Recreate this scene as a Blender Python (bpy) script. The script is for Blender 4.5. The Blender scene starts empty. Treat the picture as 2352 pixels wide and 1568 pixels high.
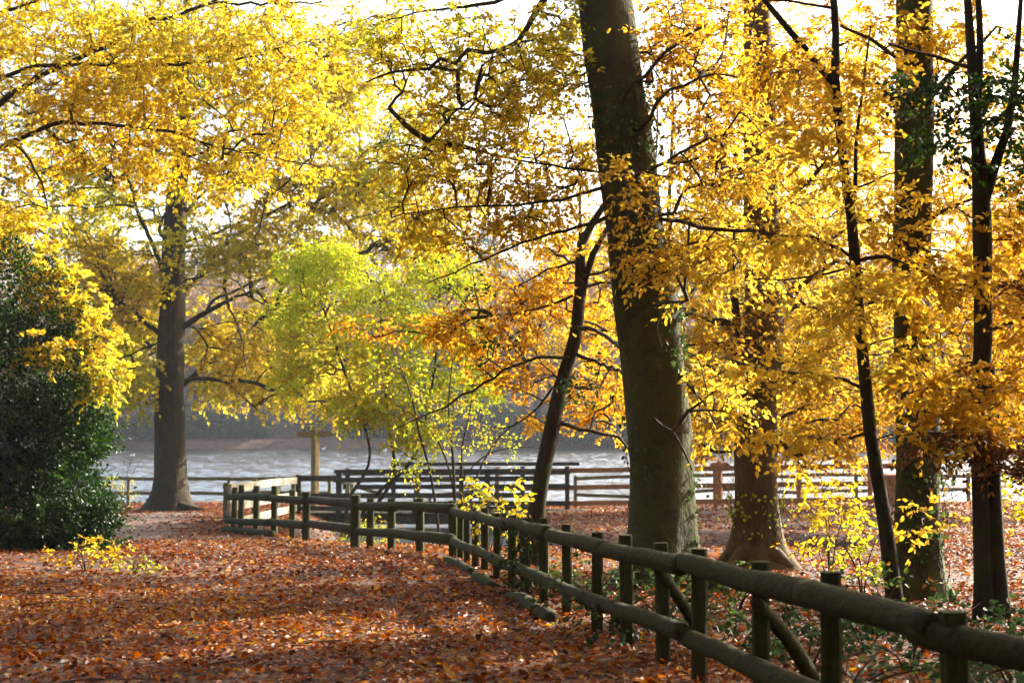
import bpy, math, random
import numpy as np
from mathutils import Vector

# ------------------------------------------------------------------ scene, camera, light
S = bpy.context.scene
COL = S.collection
RNG = np.random.default_rng(11)

F, CX, CY, HOR = 3267.0, 1176.0, 784.0, 965.0      # photo measured in a 2352 x 1568 frame, 50 mm lens
PITCH = math.atan((HOR - CY) / F)
EYE = 1.5
cd = bpy.data.cameras.new('camera'); cam = bpy.data.objects.new('camera', cd); COL.objects.link(cam)
cd.lens = 50.0; cd.sensor_width = 36.0; cd.clip_start = 0.1; cd.clip_end = 3000
cam.location = (0, 0, EYE); cam.rotation_euler = (math.pi / 2 + PITCH, 0, 0)
cd.dof.use_dof = True; cd.dof.focus_distance = 14.5; cd.dof.aperture_fstop = 3.2
S.camera = cam

SUN_AZ, SUN_EL = math.radians(50), math.radians(26)   # azimuth to the right of the view direction
world = bpy.data.worlds.new('World'); S.world = world; world.use_nodes = True
wt = world.node_tree; bg = wt.nodes['Background']
sky = wt.nodes.new('ShaderNodeTexSky'); sky.sky_type = 'NISHITA'; sky.sun_disc = False
sky.sun_elevation = SUN_EL; sky.sun_rotation = SUN_AZ
sky.air_density = 1.0; sky.dust_density = 5.0; sky.ozone_density = 0.6
wt.links.new(sky.outputs[0], bg.inputs[0]); bg.inputs[1].default_value = 0.15

sl = bpy.data.lights.new('sun', 'SUN'); sun = bpy.data.objects.new('sun', sl); COL.objects.link(sun)
sl.energy = 5.0; sl.angle = math.radians(0.5); sl.color = (1.0, 0.92, 0.78)
SUNDIR = Vector((math.sin(SUN_AZ) * math.cos(SUN_EL), math.cos(SUN_AZ) * math.cos(SUN_EL), math.sin(SUN_EL)))
sun.rotation_euler = SUNDIR.to_track_quat('Z', 'Y').to_euler()
sun.location = (20, 20, 30)

S.view_settings.view_transform = 'Standard'; S.view_settings.look = 'None'
S.view_settings.exposure = 1.85; S.view_settings.gamma = 1.0
cy = S.cycles
cy.max_bounces = 8; cy.diffuse_bounces = 4; cy.glossy_bounces = 3; cy.transmission_bounces = 5
cy.volume_bounces = 0; cy.transparent_max_bounces = 6; cy.caustics_reflective = False; cy.caustics_refractive = False
cy.sample_clamp_indirect = 6.0; cy.use_denoising = True

# ------------------------------------------------------------------ helpers
def P(x, y, Y):
    """World point seen at photo pixel (x, y) at distance Y ahead of the camera."""
    u, v = (x - CX) / F, (CY - y) / F
    dy = math.cos(PITCH) - v * math.sin(PITCH); dz = math.sin(PITCH) + v * math.cos(PITCH)
    return np.array([u * Y / dy, Y, EYE + dz * Y / dy])

def smooth(a, b, t):
    t = np.clip((t - a) / (b - a), 0, 1); return t * t * (3 - 2 * t)

CH = np.array([(-3.6, 62.), (-2.9, 46.), (-2.5, 40.), (-2.1, 34.), (-1.3, 28.9), (.8, 27.6), (4., 27.2)])
WATER_Z = -1.8
def chan_dist(X, Y):
    d = np.full(np.shape(X), 1e9)
    for a, b in zip(CH[:-1], CH[1:]):
        ab = b - a
        t = np.clip(((X - a[0]) * ab[0] + (Y - a[1]) * ab[1]) / (ab @ ab), 0, 1)
        d = np.minimum(d, np.hypot(X - a[0] - t * ab[0], Y - a[1] - t * ab[1]))
    return d

def ground_z(X, Y):
    X = np.asarray(X, float); Y = np.asarray(Y, float)
    z = -0.035 * np.clip(Y - 6, 0, 51)
    z = z + 0.22 * smooth(4, 8, X) * smooth(30, 42, Y) * (1 - smooth(48, 52, Y))
    z = z + 0.025 * np.sin(X * 1.3 + Y * .7) * np.sin(Y * .9 - X * .4) + 0.012 * np.sin(X * 3.1) * np.sin(Y * 2.7)
    shore = 56.5 - 4.5 * smooth(2, 12, X) + 0.8 * np.sin(X * .35)
    z = np.where(Y > shore, np.maximum(z - 0.6 * (Y - shore), -3.2), z)
    k = 1 - smooth(1.25, 3.5, chan_dist(X, Y))
    z = z * (1 - k) + np.minimum(z, -2.35) * k
    far = 166 + 3 * np.sin(X * .045) + 1.5 * np.sin(X * .13 + 1)
    hill = np.clip(0.5 * (Y - far), 0, 1.0) + 15 * smooth(far, far + 95, Y) + 12 * smooth(230, 500, Y)
    z = np.where(Y > far - 3, np.maximum(z, -2.4 + 0.2 * (Y - far + 3)) * 0 + (-2.4 + 0.2 * np.clip(Y - far + 3, 0, 3) + hill), z)
    return z

def gz(X, Y): return float(ground_z(np.array([X]), np.array([Y]))[0])
def gp(x, Y):
    X = (x - CX) / F * Y
    return np.array([X, Y, gz(X, Y)])

def mesh_obj(name, V, faces, mat, parent=None, tint=None, smooth_f=True, mats=None, midx=None):
    """V (n,3); faces: list of index arrays grouped by size [(m,k) arrays]."""
    me = bpy.data.meshes.new(name)
    V = np.asarray(V, np.float32)
    if parent is not None:
        V = V - np.asarray(parent['_base'], np.float32)
    me.vertices.add(len(V)); me.vertices.foreach_set('co', V.ravel())
    if not isinstance(faces, list): faces = [faces]
    faces = [np.asarray(f, np.int32) for f in faces if len(f)]
    loops = np.concatenate([f.ravel() for f in faces])
    tot = np.concatenate([np.full(len(f), f.shape[1], np.int32) for f in faces])
    start = np.concatenate([[0], np.cumsum(tot)[:-1]]).astype(np.int32)
    me.loops.add(len(loops)); me.loops.foreach_set('vertex_index', loops)
    me.polygons.add(len(tot)); me.polygons.foreach_set('loop_start', start); me.polygons.foreach_set('loop_total', tot)
    me.polygons.foreach_set('use_smooth', np.full(len(tot), smooth_f))
    if tint is not None:
        a = me.attributes.new('tint', 'FLOAT', 'FACE'); a.data.foreach_set('value', np.asarray(tint, np.float32))
    me.materials.append(mat)
    me.update(calc_edges=True); me.validate()
    o = bpy.data.objects.new(name, me); COL.objects.link(o)
    if parent is not None: o.parent = parent
    return o

def tag(o, label=None, cat=None, group=None, kind=None):
    for k, v in (('label', label), ('category', cat), ('group', group), ('kind', kind)):
        if v: o[k] = v
    return o

def thing(name, base, label, cat, group=None):
    o = bpy.data.objects.new(name, None); COL.objects.link(o)
    o.empty_display_size = 0.2; o.location = tuple(float(c) for c in base)
    o['_base'] = [float(c) for c in base]
    return tag(o, label, cat, group)

class MB:
    """Collects quads / n-gons into one mesh."""
    def __init__(s): s.v = []; s.f = {}; s.n = 0
    def add(s, V, faces):
        V = np.asarray(V, float)
        for f in faces:
            f = np.asarray(f)
            s.f.setdefault(f.shape[1], []).append(f + s.n)
        s.v.append(V); s.n += len(V)
    def build(s, name, mat, parent=None, smooth_f=True):
        return mesh_obj(name, np.concatenate(s.v), [np.concatenate(f) for f in s.f.values()], mat, parent, smooth_f=smooth_f)

def catmull(pts, step):
    pts = np.asarray(pts, float)
    if len(pts) < 3:
        n = max(2, int(np.linalg.norm(pts[-1, :3] - pts[0, :3]) / step) + 1)
        return pts[0] + (pts[-1] - pts[0]) * np.linspace(0, 1, n)[:, None]
    q = np.vstack([2 * pts[0] - pts[1], pts, 2 * pts[-1] - pts[-2]])
    out = []
    for i in range(1, len(q) - 2):
        n = max(1, int(np.linalg.norm(q[i + 1, :3] - q[i, :3]) / step))
        t = np.arange(n)[:, None] / n
        out.append(0.5 * (2 * q[i] + (q[i + 1] - q[i - 1]) * t + (2 * q[i - 1] - 5 * q[i] + 4 * q[i + 1] - q[i + 2]) * t ** 2
                          + (3 * q[i] - q[i - 1] - 3 * q[i + 1] + q[i + 2]) * t ** 3))
    out.append(pts[-1:]); return np.concatenate(out)

def frames(pts):
    """pts (k,n,3) -> two normals (k,n,3)."""
    t = np.gradient(pts, axis=1); t /= np.linalg.norm(t, axis=2, keepdims=True) + 1e-9
    d = pts[:, -1] - pts[:, 0]
    ax = np.argmin(np.abs(d), axis=1)
    ref = np.eye(3)[ax][:, None, :]
    a = np.cross(t, ref); a /= np.linalg.norm(a, axis=2, keepdims=True) + 1e-9
    return a, np.cross(t, a)

def tubes(mb, pts, rad, sides=5, rfun=None, caps=False):
    """pts (k,n,3), rad (k,n)."""
    k, n, _ = pts.shape
    a, b = frames(pts)
    th = np.arange(sides) / sides * 2 * np.pi
    R = rad[:, :, None] * np.ones(sides)
    if rfun is not None: R = R * rfun(pts, th)
    V = pts[:, :, None, :] + R[..., None] * (a[:, :, None, :] * np.cos(th)[:, None] + b[:, :, None, :] * np.sin(th)[:, None])
    idx = np.arange(k * n * sides).reshape(k, n, sides)
    nx = np.roll(idx, -1, axis=2)
    f = np.stack([idx[:, :-1], nx[:, :-1], nx[:, 1:], idx[:, 1:]], axis=-1).reshape(-1, 4)
    fl = [f]
    if caps: fl += [idx[:, -1, :], idx[:, 0, ::-1]]
    mb.add(V.reshape(-1, 3), fl)

def extrude(mb, a, b, sec, up=(0, 0, 1), jit=0.0, seg=1):
    """Extrudes section [(u,v)] from a to b; u = sideways, v = up-ish."""
    a, b = np.asarray(a, float), np.asarray(b, float)
    d = b - a; d /= np.linalg.norm(d)
    up = np.asarray(up, float); s = np.cross(d, up); s /= np.linalg.norm(s); u = np.cross(s, d)
    k = len(sec); V = []
    bow = RNG.normal(0, jit, 2) if jit else (0, 0)
    for i in range(seg + 1):
        t = i / seg; c = a + (b - a) * t + (s * bow[0] + u * bow[1]) * math.sin(math.pi * t)
        g = 1 + (RNG.normal(0, jit * 2) if jit else 0)
        V += [c + s * (p * g) + u * (q * g) for p, q in sec]
    idx = np.arange((seg + 1) * k).reshape(seg + 1, k); nx = np.roll(idx, -1, 1)
    f = np.stack([idx[:-1], nx[:-1], nx[1:], idx[1:]], -1).reshape(-1, 4)
    mb.add(V, [f, idx[-1:], idx[:1, ::-1]])

def rsec(w, h, c=None):
    c = min(w, h) * .14 if c is None else c
    w, h = w / 2, h / 2
    return [(w, -h + c), (w, h - c), (w - c, h), (-w + c, h), (-w, h - c), (-w, -h + c), (-w + c, -h), (w - c, -h)]

def beam(name, a, b, w, h, mat, parent, up=(0, 0, 1), jit=0.003, seg=6):
    m = MB(); extrude(m, a, b, rsec(w, h), up, jit, seg); return m.build(name, mat, parent, False)

# ------------------------------------------------------------------ materials
def new_mat(name):
    m = bpy.data.materials.new(name); m.use_nodes = True
    nt = m.node_tree; nt.nodes.clear()
    return m, nt, nt.nodes.new, nt.links.new

def ramp_node(new, cols, pos=None, mode='LINEAR'):
    r = new('ShaderNodeValToRGB'); e = r.color_ramp.elements; r.color_ramp.interpolation = mode
    pos = pos or [i / (len(cols) - 1) for i in range(len(cols))]
    while len(e) < len(cols): e.new(0.5)
    for i, c in enumerate(cols): e[i].position = pos[i]; e[i].color = (*c, 1)
    return r

def leaf_mat(name, cols, trans=0.55, rough=0.5, spec=0.2, sat=1.05, pos=None):
    m, nt, new, link = new_mat(name)
    out = new('ShaderNodeOutputMaterial'); at = new('ShaderNodeAttribute'); at.attribute_name = 'tint'
    r = ramp_node(new, cols, pos); link(at.outputs['Fac'], r.inputs[0])
    p = new('ShaderNodeBsdfPrincipled'); p.inputs['Roughness'].default_value = rough; p.inputs['Specular IOR Level'].default_value = spec
    t = new('ShaderNodeBsdfTranslucent'); g = new('ShaderNodeHueSaturation'); g.inputs['Saturation'].default_value = 1.05; g.inputs['Value'].default_value = sat
    link(r.outputs[0], p.inputs['Base Color']); link(r.outputs[0], g.inputs['Color']); link(g.outputs[0], t.inputs[0])
    mx = new('ShaderNodeMixShader'); mx.inputs[0].default_value = trans
    link(p.outputs[0], mx.inputs[1]); link(t.outputs[0], mx.inputs[2]); link(mx.outputs[0], out.inputs[0])
    return m

def bark_mat(name, c0, c1, moss, moss_amt=0.4, scale=6.0, stretch=0.25, bump=0.5, rough=0.9):
    m, nt, new, link = new_mat(name)
    out = new('ShaderNodeOutputMaterial'); tc = new('ShaderNodeTexCoord'); mp = new('ShaderNodeMapping')
    mp.inputs['Scale'].default_value = (1, 1, stretch); link(tc.outputs['Object'], mp.inputs[0])
    n1 = new('ShaderNodeTexNoise'); n1.inputs['Scale'].default_value = scale; n1.inputs['Detail'].default_value = 8; n1.inputs['Roughness'].default_value = .65
    n2 = new('ShaderNodeTexNoise'); n2.inputs['Scale'].default_value = scale * .35; n2.inputs['Detail'].default_value = 5
    n3 = new('ShaderNodeTexNoise'); n3.inputs['Scale'].default_value = scale * 5; n3.inputs['Detail'].default_value = 4
    for n in (n1, n3): link(mp.outputs[0], n.inputs[0])
    link(tc.outputs['Object'], n2.inputs[0])
    r1 = ramp_node(new, [c0, c1], [.3, .72]); link(n1.outputs['Fac'], r1.inputs[0])
    r2 = ramp_node(new, [(0, 0, 0), (1, 1, 1)], [.62 - moss_amt * .5, .78 - moss_amt * .4]); link(n2.outputs['Fac'], r2.inputs[0])
    mx = new('ShaderNodeMixRGB'); mx.inputs[2].default_value = (*moss, 1); link(r2.outputs[0], mx.inputs[0]); link(r1.outputs[0], mx.inputs[1])
    n4 = new('ShaderNodeTexNoise'); n4.inputs['Scale'].default_value = scale * .9; n4.inputs['Detail'].default_value = 9; n4.inputs['Roughness'].default_value = .75; n4.inputs['Distortion'].default_value = .6
    link(tc.outputs['Object'], n4.inputs[0])
    r4 = ramp_node(new, [(.45, .45, .45), (1, 1, 1), (1.0, 1.0, 1.0), (1.9, 1.9, 1.8)], [.34, .46, .58, .70]); link(n4.outputs['Fac'], r4.inputs[0])
    ml = new('ShaderNodeMixRGB'); ml.blend_type = 'MULTIPLY'; ml.inputs[0].default_value = 1; link(mx.outputs[0], ml.inputs[1]); link(r4.outputs[0], ml.inputs[2])
    p = new('ShaderNodeBsdfPrincipled'); p.inputs['Roughness'].default_value = rough; p.inputs['Specular IOR Level'].default_value = .25
    link(ml.outputs[0], p.inputs['Base Color'])
    ad = new('ShaderNodeMath'); ad.operation = 'MULTIPLY_ADD'; ad.inputs[1].default_value = .35; link(n3.outputs['Fac'], ad.inputs[0]); link(n1.outputs['Fac'], ad.inputs[2])
    b = new('ShaderNodeBump'); b.inputs['Strength'].default_value = bump; b.inputs['Distance'].default_value = .05; link(ad.outputs[0], b.inputs['Height'])
    link(b.outputs[0], p.inputs['Normal']); link(p.outputs[0], out.inputs[0])
    return m

GOLD = leaf_mat('leaf_gold', [(.24, .09, .015), (.46, .24, .03), (.62, .40, .05), (.68, .50, .075), (.52, .45, .07)], .66)
ORANGE = leaf_mat('leaf_orange', [(.26, .07, .012), (.50, .19, .022), (.62, .33, .035), (.68, .45, .055), (.62, .51, .07)], .7)
YELLOW = leaf_mat('leaf_yellow', [(.38, .17, .02), (.56, .36, .035), (.64, .49, .05), (.60, .55, .06), (.34, .40, .045)], .6)
OLIVE = leaf_mat('leaf_olive', [(.34, .16, .012), (.52, .35, .022), (.56, .46, .03), (.46, .45, .04), (.25, .30, .03)], .58)
LIME = leaf_mat('leaf_lime', [(.55, .26, .02), (.60, .55, .05), (.50, .55, .04), (.40, .48, .03), (.28, .38, .025)], .6, pos=[0, .1, .35, .7, 1])
HOLLY = leaf_mat('leaf_holly', [(.004, .011, .003), (.009, .026, .005), (.02, .056, .008), (.06, .14, .014)], .32, rough=.42, spec=.25)
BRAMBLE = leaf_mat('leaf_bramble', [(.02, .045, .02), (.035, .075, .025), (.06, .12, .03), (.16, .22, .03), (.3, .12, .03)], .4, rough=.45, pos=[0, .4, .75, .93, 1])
BROWNL = leaf_mat('leaf_dead', [(.05, .022, .014), (.11, .045, .022), (.18, .075, .03), (.25, .12, .04)], .35)
LITTER = leaf_mat('leaf_litter', [(.016, .006, .003), (.055, .015, .005), (.17, .038, .007), (.32, .085, .011), (.34, .14, .03), (.36, .24, .11), (.48, .28, .03)],
                  .42, rough=.48, spec=.32, pos=[0, .22, .5, .72, .86, .96, 1])
FARLEAF = leaf_mat('leaf_far', [(.10, .055, .03), (.20, .10, .035), (.26, .13, .04), (.20, .17, .05)], .45)
FARGREEN = leaf_mat('leaf_far_green', [(.03, .05, .03), (.05, .08, .035), (.08, .10, .04)], .3)

B_BEECH = bark_mat('bark_beech', (0.0263, 0.0240, 0.0165), (0.0638, 0.0562, 0.0390), (.055, .062, .018), .62, 7, .5, .9)
B_OAK = bark_mat('bark_furrowed', (.024, .017, .010), (.080, .056, .030), (0.0350, 0.0364, 0.0154), .35, 14, .14, .9)
B_DARK = bark_mat('bark_dark', (0.0165, 0.0135, 0.0105), (0.0450, 0.0375, 0.0285), (0.0338, 0.0413, 0.0150), .3, 12, .3, .6)
B_BROWN = bark_mat('bark_brown', (.055, .038, .018), (.13, .09, .045), (.07, .06, .026), .25, 6, .5, .4)
B_TWIG = bark_mat('bark_twig', (.025, .02, .015), (.07, .052, .038), (.05, .055, .025), .25, 20, 1, .2)
B_GREY = bark_mat('bark_grey', (0.0700, 0.0665, 0.0630), (0.1540, 0.1470, 0.1400), (0.0840, 0.0910, 0.0560), .2, 8, .4, .4)
W_LOG = bark_mat('weathered_log', (.022, .02, .013), (.08, .07, .048), (.045, .052, .02), .6, 16, 1, .8)
W_POST = bark_mat('mossy_post', (.022, .021, .012), (.072, .066, .036), (.042, .052, .018), .6, 18, .15, .7)
W_SUNLIT = bark_mat('sunlit_board', (.26, .235, .18), (.42, .39, .31), (.26, .26, .15), .3, 14, .3, .3)  # sunlight on the boards put into a paler timber colour
W_GREY = bark_mat('grey_rail', (.10, .085, .055), (.21, .18, .12), (.13, .13, .06), .4, 12, .4, .3)
W_DARK = bark_mat('dark_timber', (0.0320, 0.0272, 0.0208), (0.0800, 0.0680, 0.0520), (0.0480, 0.0520, 0.0240), .3, 14, .4, .3)
W_NEW = bark_mat('new_timber', (.26, .11, .045), (.42, .20, .085), (.30, .17, .08), .15, 14, .3, .2)
W_SIGN = bark_mat('oak_sign', (.17, .12, .045), (.27, .20, .085), (.24, .22, .09), .3, 16, .2, .2)

def ground_mat():
    m, nt, new, link = new_mat('leafy_soil')
    out = new('ShaderNodeOutputMaterial'); g = new('ShaderNodeNewGeometry')
    v = new('ShaderNodeTexVoronoi'); v.inputs['Scale'].default_value = 14; link(g.outputs['Position'], v.inputs[0])
    r = ramp_node(new, [(.02, .009, .006), (.07, .024, .009), (.16, .046, .012), (.22, .08, .02), (.24, .14, .06)], [0, .3, .6, .85, 1])
    sp = new('ShaderNodeSeparateColor'); link(v.outputs['Color'], sp.inputs[0]); link(sp.outputs[0], r.inputs[0])
    n = new('ShaderNodeTexNoise'); n.inputs['Scale'].default_value = 2.2; n.inputs['Detail'].default_value = 6; link(g.outputs['Position'], n.inputs[0])
    r2 = ramp_node(new, [(0, 0, 0), (1, 1, 1)], [.42, .62]); link(n.outputs['Fac'], r2.inputs[0])
    mx = new('ShaderNodeMixRGB'); mx.inputs[1].default_value = (.032, .018, .012, 1); link(r2.outputs[0], mx.inputs[0]); link(r.outputs[0], mx.inputs[2])
    p = new('ShaderNodeBsdfPrincipled'); p.inputs['Roughness'].default_value = .8; link(mx.outputs[0], p.inputs['Base Color'])
    b = new('ShaderNodeBump'); b.inputs['Strength'].default_value = .6; b.inputs['Distance'].default_value = .04
    link(sp.outputs[1], b.inputs['Height']); link(b.outputs[0], p.inputs['Normal']); link(p.outputs[0], out.inputs[0]); return m

def path_mat():
    m, nt, new, link = new_mat('trodden_earth')
    out = new('ShaderNodeOutputMaterial'); g = new('ShaderNodeNewGeometry')
    n = new('ShaderNodeTexNoise'); n.inputs['Scale'].default_value = 6; n.inputs['Detail'].default_value = 8; link(g.outputs['Position'], n.inputs[0])
    r = ramp_node(new, [(.06, .036, .026), (.11, .072, .054), (.16, .11, .085)], [.3, .55, .8]); link(n.outputs['Fac'], r.inputs[0])
    p = new('ShaderNodeBsdfPrincipled'); p.inputs['Roughness'].default_value = .85; link(r.outputs[0], p.inputs['Base Color'])
    b = new('ShaderNodeBump'); b.inputs['Strength'].default_value = .5; b.inputs['Distance'].default_value = .03
    link(n.outputs['Fac'], b.inputs['Height']); link(b.outputs[0], p.inputs['Normal']); link(p.outputs[0], out.inputs[0]); return m

def water_mat():
    m, nt, new, link = new_mat('lake_water')
    out = new('ShaderNodeOutputMaterial'); g = new('ShaderNodeNewGeometry'); mp = new('ShaderNodeMapping')
    mp.inputs['Scale'].default_value = (2.5, 5, 1); link(g.outputs['Position'], mp.inputs[0])
    n = new('ShaderNodeTexNoise'); n.inputs['Scale'].default_value = 1.1; n.inputs['Detail'].default_value = 5; link(mp.outputs[0], n.inputs[0])
    p = new('ShaderNodeBsdfPrincipled'); p.inputs['Base Color'].default_value = (.03, .035, .03, 1)
    p.inputs['Roughness'].default_value = .12; p.inputs['IOR'].default_value = 2.0; p.inputs['Specular IOR Level'].default_value = 1.0
    b = new('ShaderNodeBump'); b.inputs['Strength'].default_value = .5; b.inputs['Distance'].default_value = .08
    link(n.outputs['Fac'], b.inputs['Height']); link(b.outputs[0], p.inputs['Normal']); link(p.outputs[0], out.inputs[0]); return m

# ------------------------------------------------------------------ setting: ground, path, water
ys = np.concatenate([np.arange(-20, 62, .4), np.arange(62, 160, 8), np.arange(160, 250, 2.5), np.arange(250, 600, 25), [700, 900, 1200]])
hx = np.concatenate([np.arange(0, 24, .4), 24 * 1.09 ** np.arange(0, 44)])
xs = np.concatenate([-hx[:0:-1], hx])
GX, GY = np.meshgrid(xs, ys); GZ = ground_z(GX, GY)
idx = np.arange(GX.size).reshape(GX.shape)
gf = np.stack([idx[:-1, :-1], idx[:-1, 1:], idx[1:, 1:], idx[1:, :-1]], -1).reshape(-1, 4)
tag(mesh_obj('ground', np.stack([GX, GY, GZ], -1).reshape(-1, 3), gf, ground_mat()), kind='structure')

def path_half(Y):  # trodden strip: centre and half width
    c = np.interp(Y, [25, 31, 34, 38, 44, 50], [-6.6, -8.6, -9.3, -10, -10.5, -11.0]); w = np.interp(Y, [25, 30, 34, 40, 50], [.3, 1.2, 1.7, 1.2, .6]); return c, w
py = np.arange(27, 48, .35); rows = []
for Y in py:
    c, w = path_half(Y); rows.append(np.stack([c + w * np.linspace(-1, 1, 13) + .15 * np.sin(Y * 2 + np.arange(13)), np.full(13, Y)], -1))
PXY = np.array(rows); PZ = ground_z(PXY[..., 0], PXY[..., 1]) + .008
idx = np.arange(PZ.size).reshape(PZ.shape)
pf = np.stack([idx[:-1, :-1], idx[:-1, 1:], idx[1:, 1:], idx[1:, :-1]], -1).reshape(-1, 4)
tag(mesh_obj('path', np.concatenate([PXY, PZ[..., None]], -1).reshape(-1, 3), pf, path_mat()), kind='structure')
wx = np.concatenate([[-600, -300, -150], np.arange(-78, 78, .3), [150, 300, 600]]); wy = np.concatenate([[28., 31], np.arange(33, 174, .3)])
WX, WY = np.meshgrid(wx, wy); WZ = np.full(WX.shape, WATER_Z)
for _ in range(26):                                   # wind ripples: real waves, steep enough to mirror the bright sky
    lam = RNG.uniform(.65, 1.7); an = math.pi / 2 + RNG.normal(0, .9); kx, ky = math.cos(an) * 6.283 / lam, math.sin(an) * 6.283 / lam
    WZ = WZ + .0125 * lam * np.sin(kx * WX + ky * WY + RNG.uniform(0, 6.28)) * (.8 + .2 * np.sin(WX * .07 + WY * .05 + lam * 9))
calm = smooth(47, 62, WY); WZ = WATER_Z + (WZ - WATER_Z) * (.12 + .88 * calm) * (np.abs(WX) < 80)
idx = np.arange(WX.size).reshape(WX.shape)
wf = np.stack([idx[:-1, :-1], idx[:-1, 1:], idx[1:, 1:], idx[1:, :-1]], -1).reshape(-1, 4)
tag(mesh_obj('lake_water', np.stack([WX, WY, WZ], -1).reshape(-1, 3), wf, water_mat()), kind='structure')

# ------------------------------------------------------------------ leaves
T6 = (np.array([0, .28, .7, 1, .7, .28]), np.array([0, -.48, -.38, 0, .38, .48]), np.array([0, .12, .10, -.06, .10, .12]), [[0, 1, 2, 3], [0, 3, 4, 5]])
T4 = (np.array([0, .45, 1, .45]), np.array([0, -.5, 0, .5]), np.array([0, .1, 0, .1]), [[0, 1, 2, 3]])
# a maple-like leaf: two 5-gons with a notch
T8 = (np.array([0, .05, .42, .62, 1, .62, .42, .05]), np.array([0, -.42, -.62, -.24, 0, .24, .62, .42]), np.array([0, .08, .12, .03, -.08, .03, .12, .08]), [[0, 1, 2, 3, 4], [0, 4, 5, 6, 7]])

def norm(a): return a / (np.linalg.norm(a, axis=-1, keepdims=True) + 1e-9)

def leaves(pos, axis, nrm, L, W, T):
    u, v, h, fc = T
    axis = norm(axis); side = norm(np.cross(nrm, axis)); nn = np.cross(axis, side)
    k = len(u)
    V = pos[:, None] + (u[None, :, None] * L[:, None, None]) * axis[:, None] + (v[None, :, None] * W[:, None, None]) * side[:, None] \
        + (h[None, :, None] * W[:, None, None]) * nn[:, None]
    f = np.array(fc)[None] + (np.arange(len(pos)) * k)[:, None, None]
    return V.reshape(-1, 3), f.reshape(-1, len(fc[0])), len(fc)

def wave(p, s, fq):
    a = np.sin(p[:, 0] * fq + s) * np.sin(p[:, 1] * fq * .9 + 1.7 * s) + np.sin(p[:, 2] * fq * 1.2 + 2.3 * s + p[:, 0] * fq * .6) \
        + np.sin((p[:, 0] + p[:, 1] - p[:, 2]) * fq * .8 + s * .7)
    return a / 3

def blob_points(x, y, Y, rx, ry, rz, n, seed, shell=.45, thr=-.25, fq=2.4):
    c = P(x, y, Y); out = np.zeros((0, 3)); k = 0
    while len(out) < n and k < 12:
        d = norm(RNG.normal(size=(n * 2, 3))) * (RNG.random((n * 2, 1)) ** shell)
        p = c + d * np.array([rx, ry, rz])
        p = p[wave(p, seed, fq) > thr]; p = p[p[:, 2] > ground_z(p[:, 0], p[:, 1]) + .12]
        out = np.vstack([out, p]); k += 1
    return out[:n]

def sprays(tg, dirs, leaf, twigs, per, rad, flat=.35, Wr=.62, tmpl=T6, seed=0, tint_c=.5, droop=.25, face=.55):
    """Leaf sprays at targets tg (m,3) growing along dirs. Returns leaf arrays and twig paths."""
    m = len(tg)
    dh = dirs * np.array([1, 1, .45]); dh = norm(dh + RNG.normal(0, .12, dh.shape))
    az = RNG.uniform(-1.25, 1.25, (m, twigs)) ; az[:, 0] *= .2
    ca, sa = np.cos(az), np.sin(az)
    td = np.stack([dh[:, None, 0] * ca - dh[:, None, 1] * sa, dh[:, None, 0] * sa + dh[:, None, 1] * ca, dh[:, None, 2] + RNG.normal(0, flat, (m, twigs))], -1)
    td = norm(td); tl = rad * RNG.uniform(.55, 1.15, (m, twigs))
    s = np.linspace(0, 1, 4)
    tp = tg[:, None, None] + td[:, :, None] * (tl[..., None] * s)[..., None]
    tp[..., 2] -= (droop * tl[..., None] * s ** 2)
    tp[:, :, 1:3] += RNG.normal(0, .03 * rad, tp[:, :, 1:3].shape)
    twp = tp.reshape(-1, 4, 3)
    q = np.sort(RNG.uniform(.12, 1.02, (m, twigs, per)), -1)
    pos = tg[:, None, None] + td[:, :, None] * (tl[..., None] * q)[..., None]
    pos[..., 2] -= droop * tl[..., None] * q ** 2
    sg = np.where(np.arange(per) % 2 == 0, 1., -1.) * RNG.uniform(.5, 1.3, (m, twigs, per))
    c2, s2 = np.cos(sg), np.sin(sg)
    ax = np.stack([td[:, :, None, 0] * c2 - td[:, :, None, 1] * s2, td[:, :, None, 0] * s2 + td[:, :, None, 1] * c2,
                   np.repeat(td[:, :, None, 2], per, 2) - RNG.uniform(0, .9, sg.shape)], -1)
    n = len(pos.reshape(-1, 3))
    pos = pos.reshape(-1, 3) + RNG.normal(0, .012, (n, 3)); ax = norm(ax.reshape(-1, 3) + RNG.normal(0, .25, (n, 3)))
    nr = norm(np.array([0, 0, 1.]) * face + RNG.normal(0, .6, (n, 3)))
    L = leaf * RNG.uniform(.65, 1.2, n)
    W = L * Wr * RNG.uniform(.75, 1.1, n)
    spt = np.repeat(np.clip(tint_c + .30 * wave(tg, seed + 3, .9) + RNG.normal(0, .10, m), 0, 1), twigs * per)
    tint = np.clip(spt + RNG.normal(0, .13, n), 0.0, 1)
    return (pos, ax, nr, L, W, tint), twp

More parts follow.
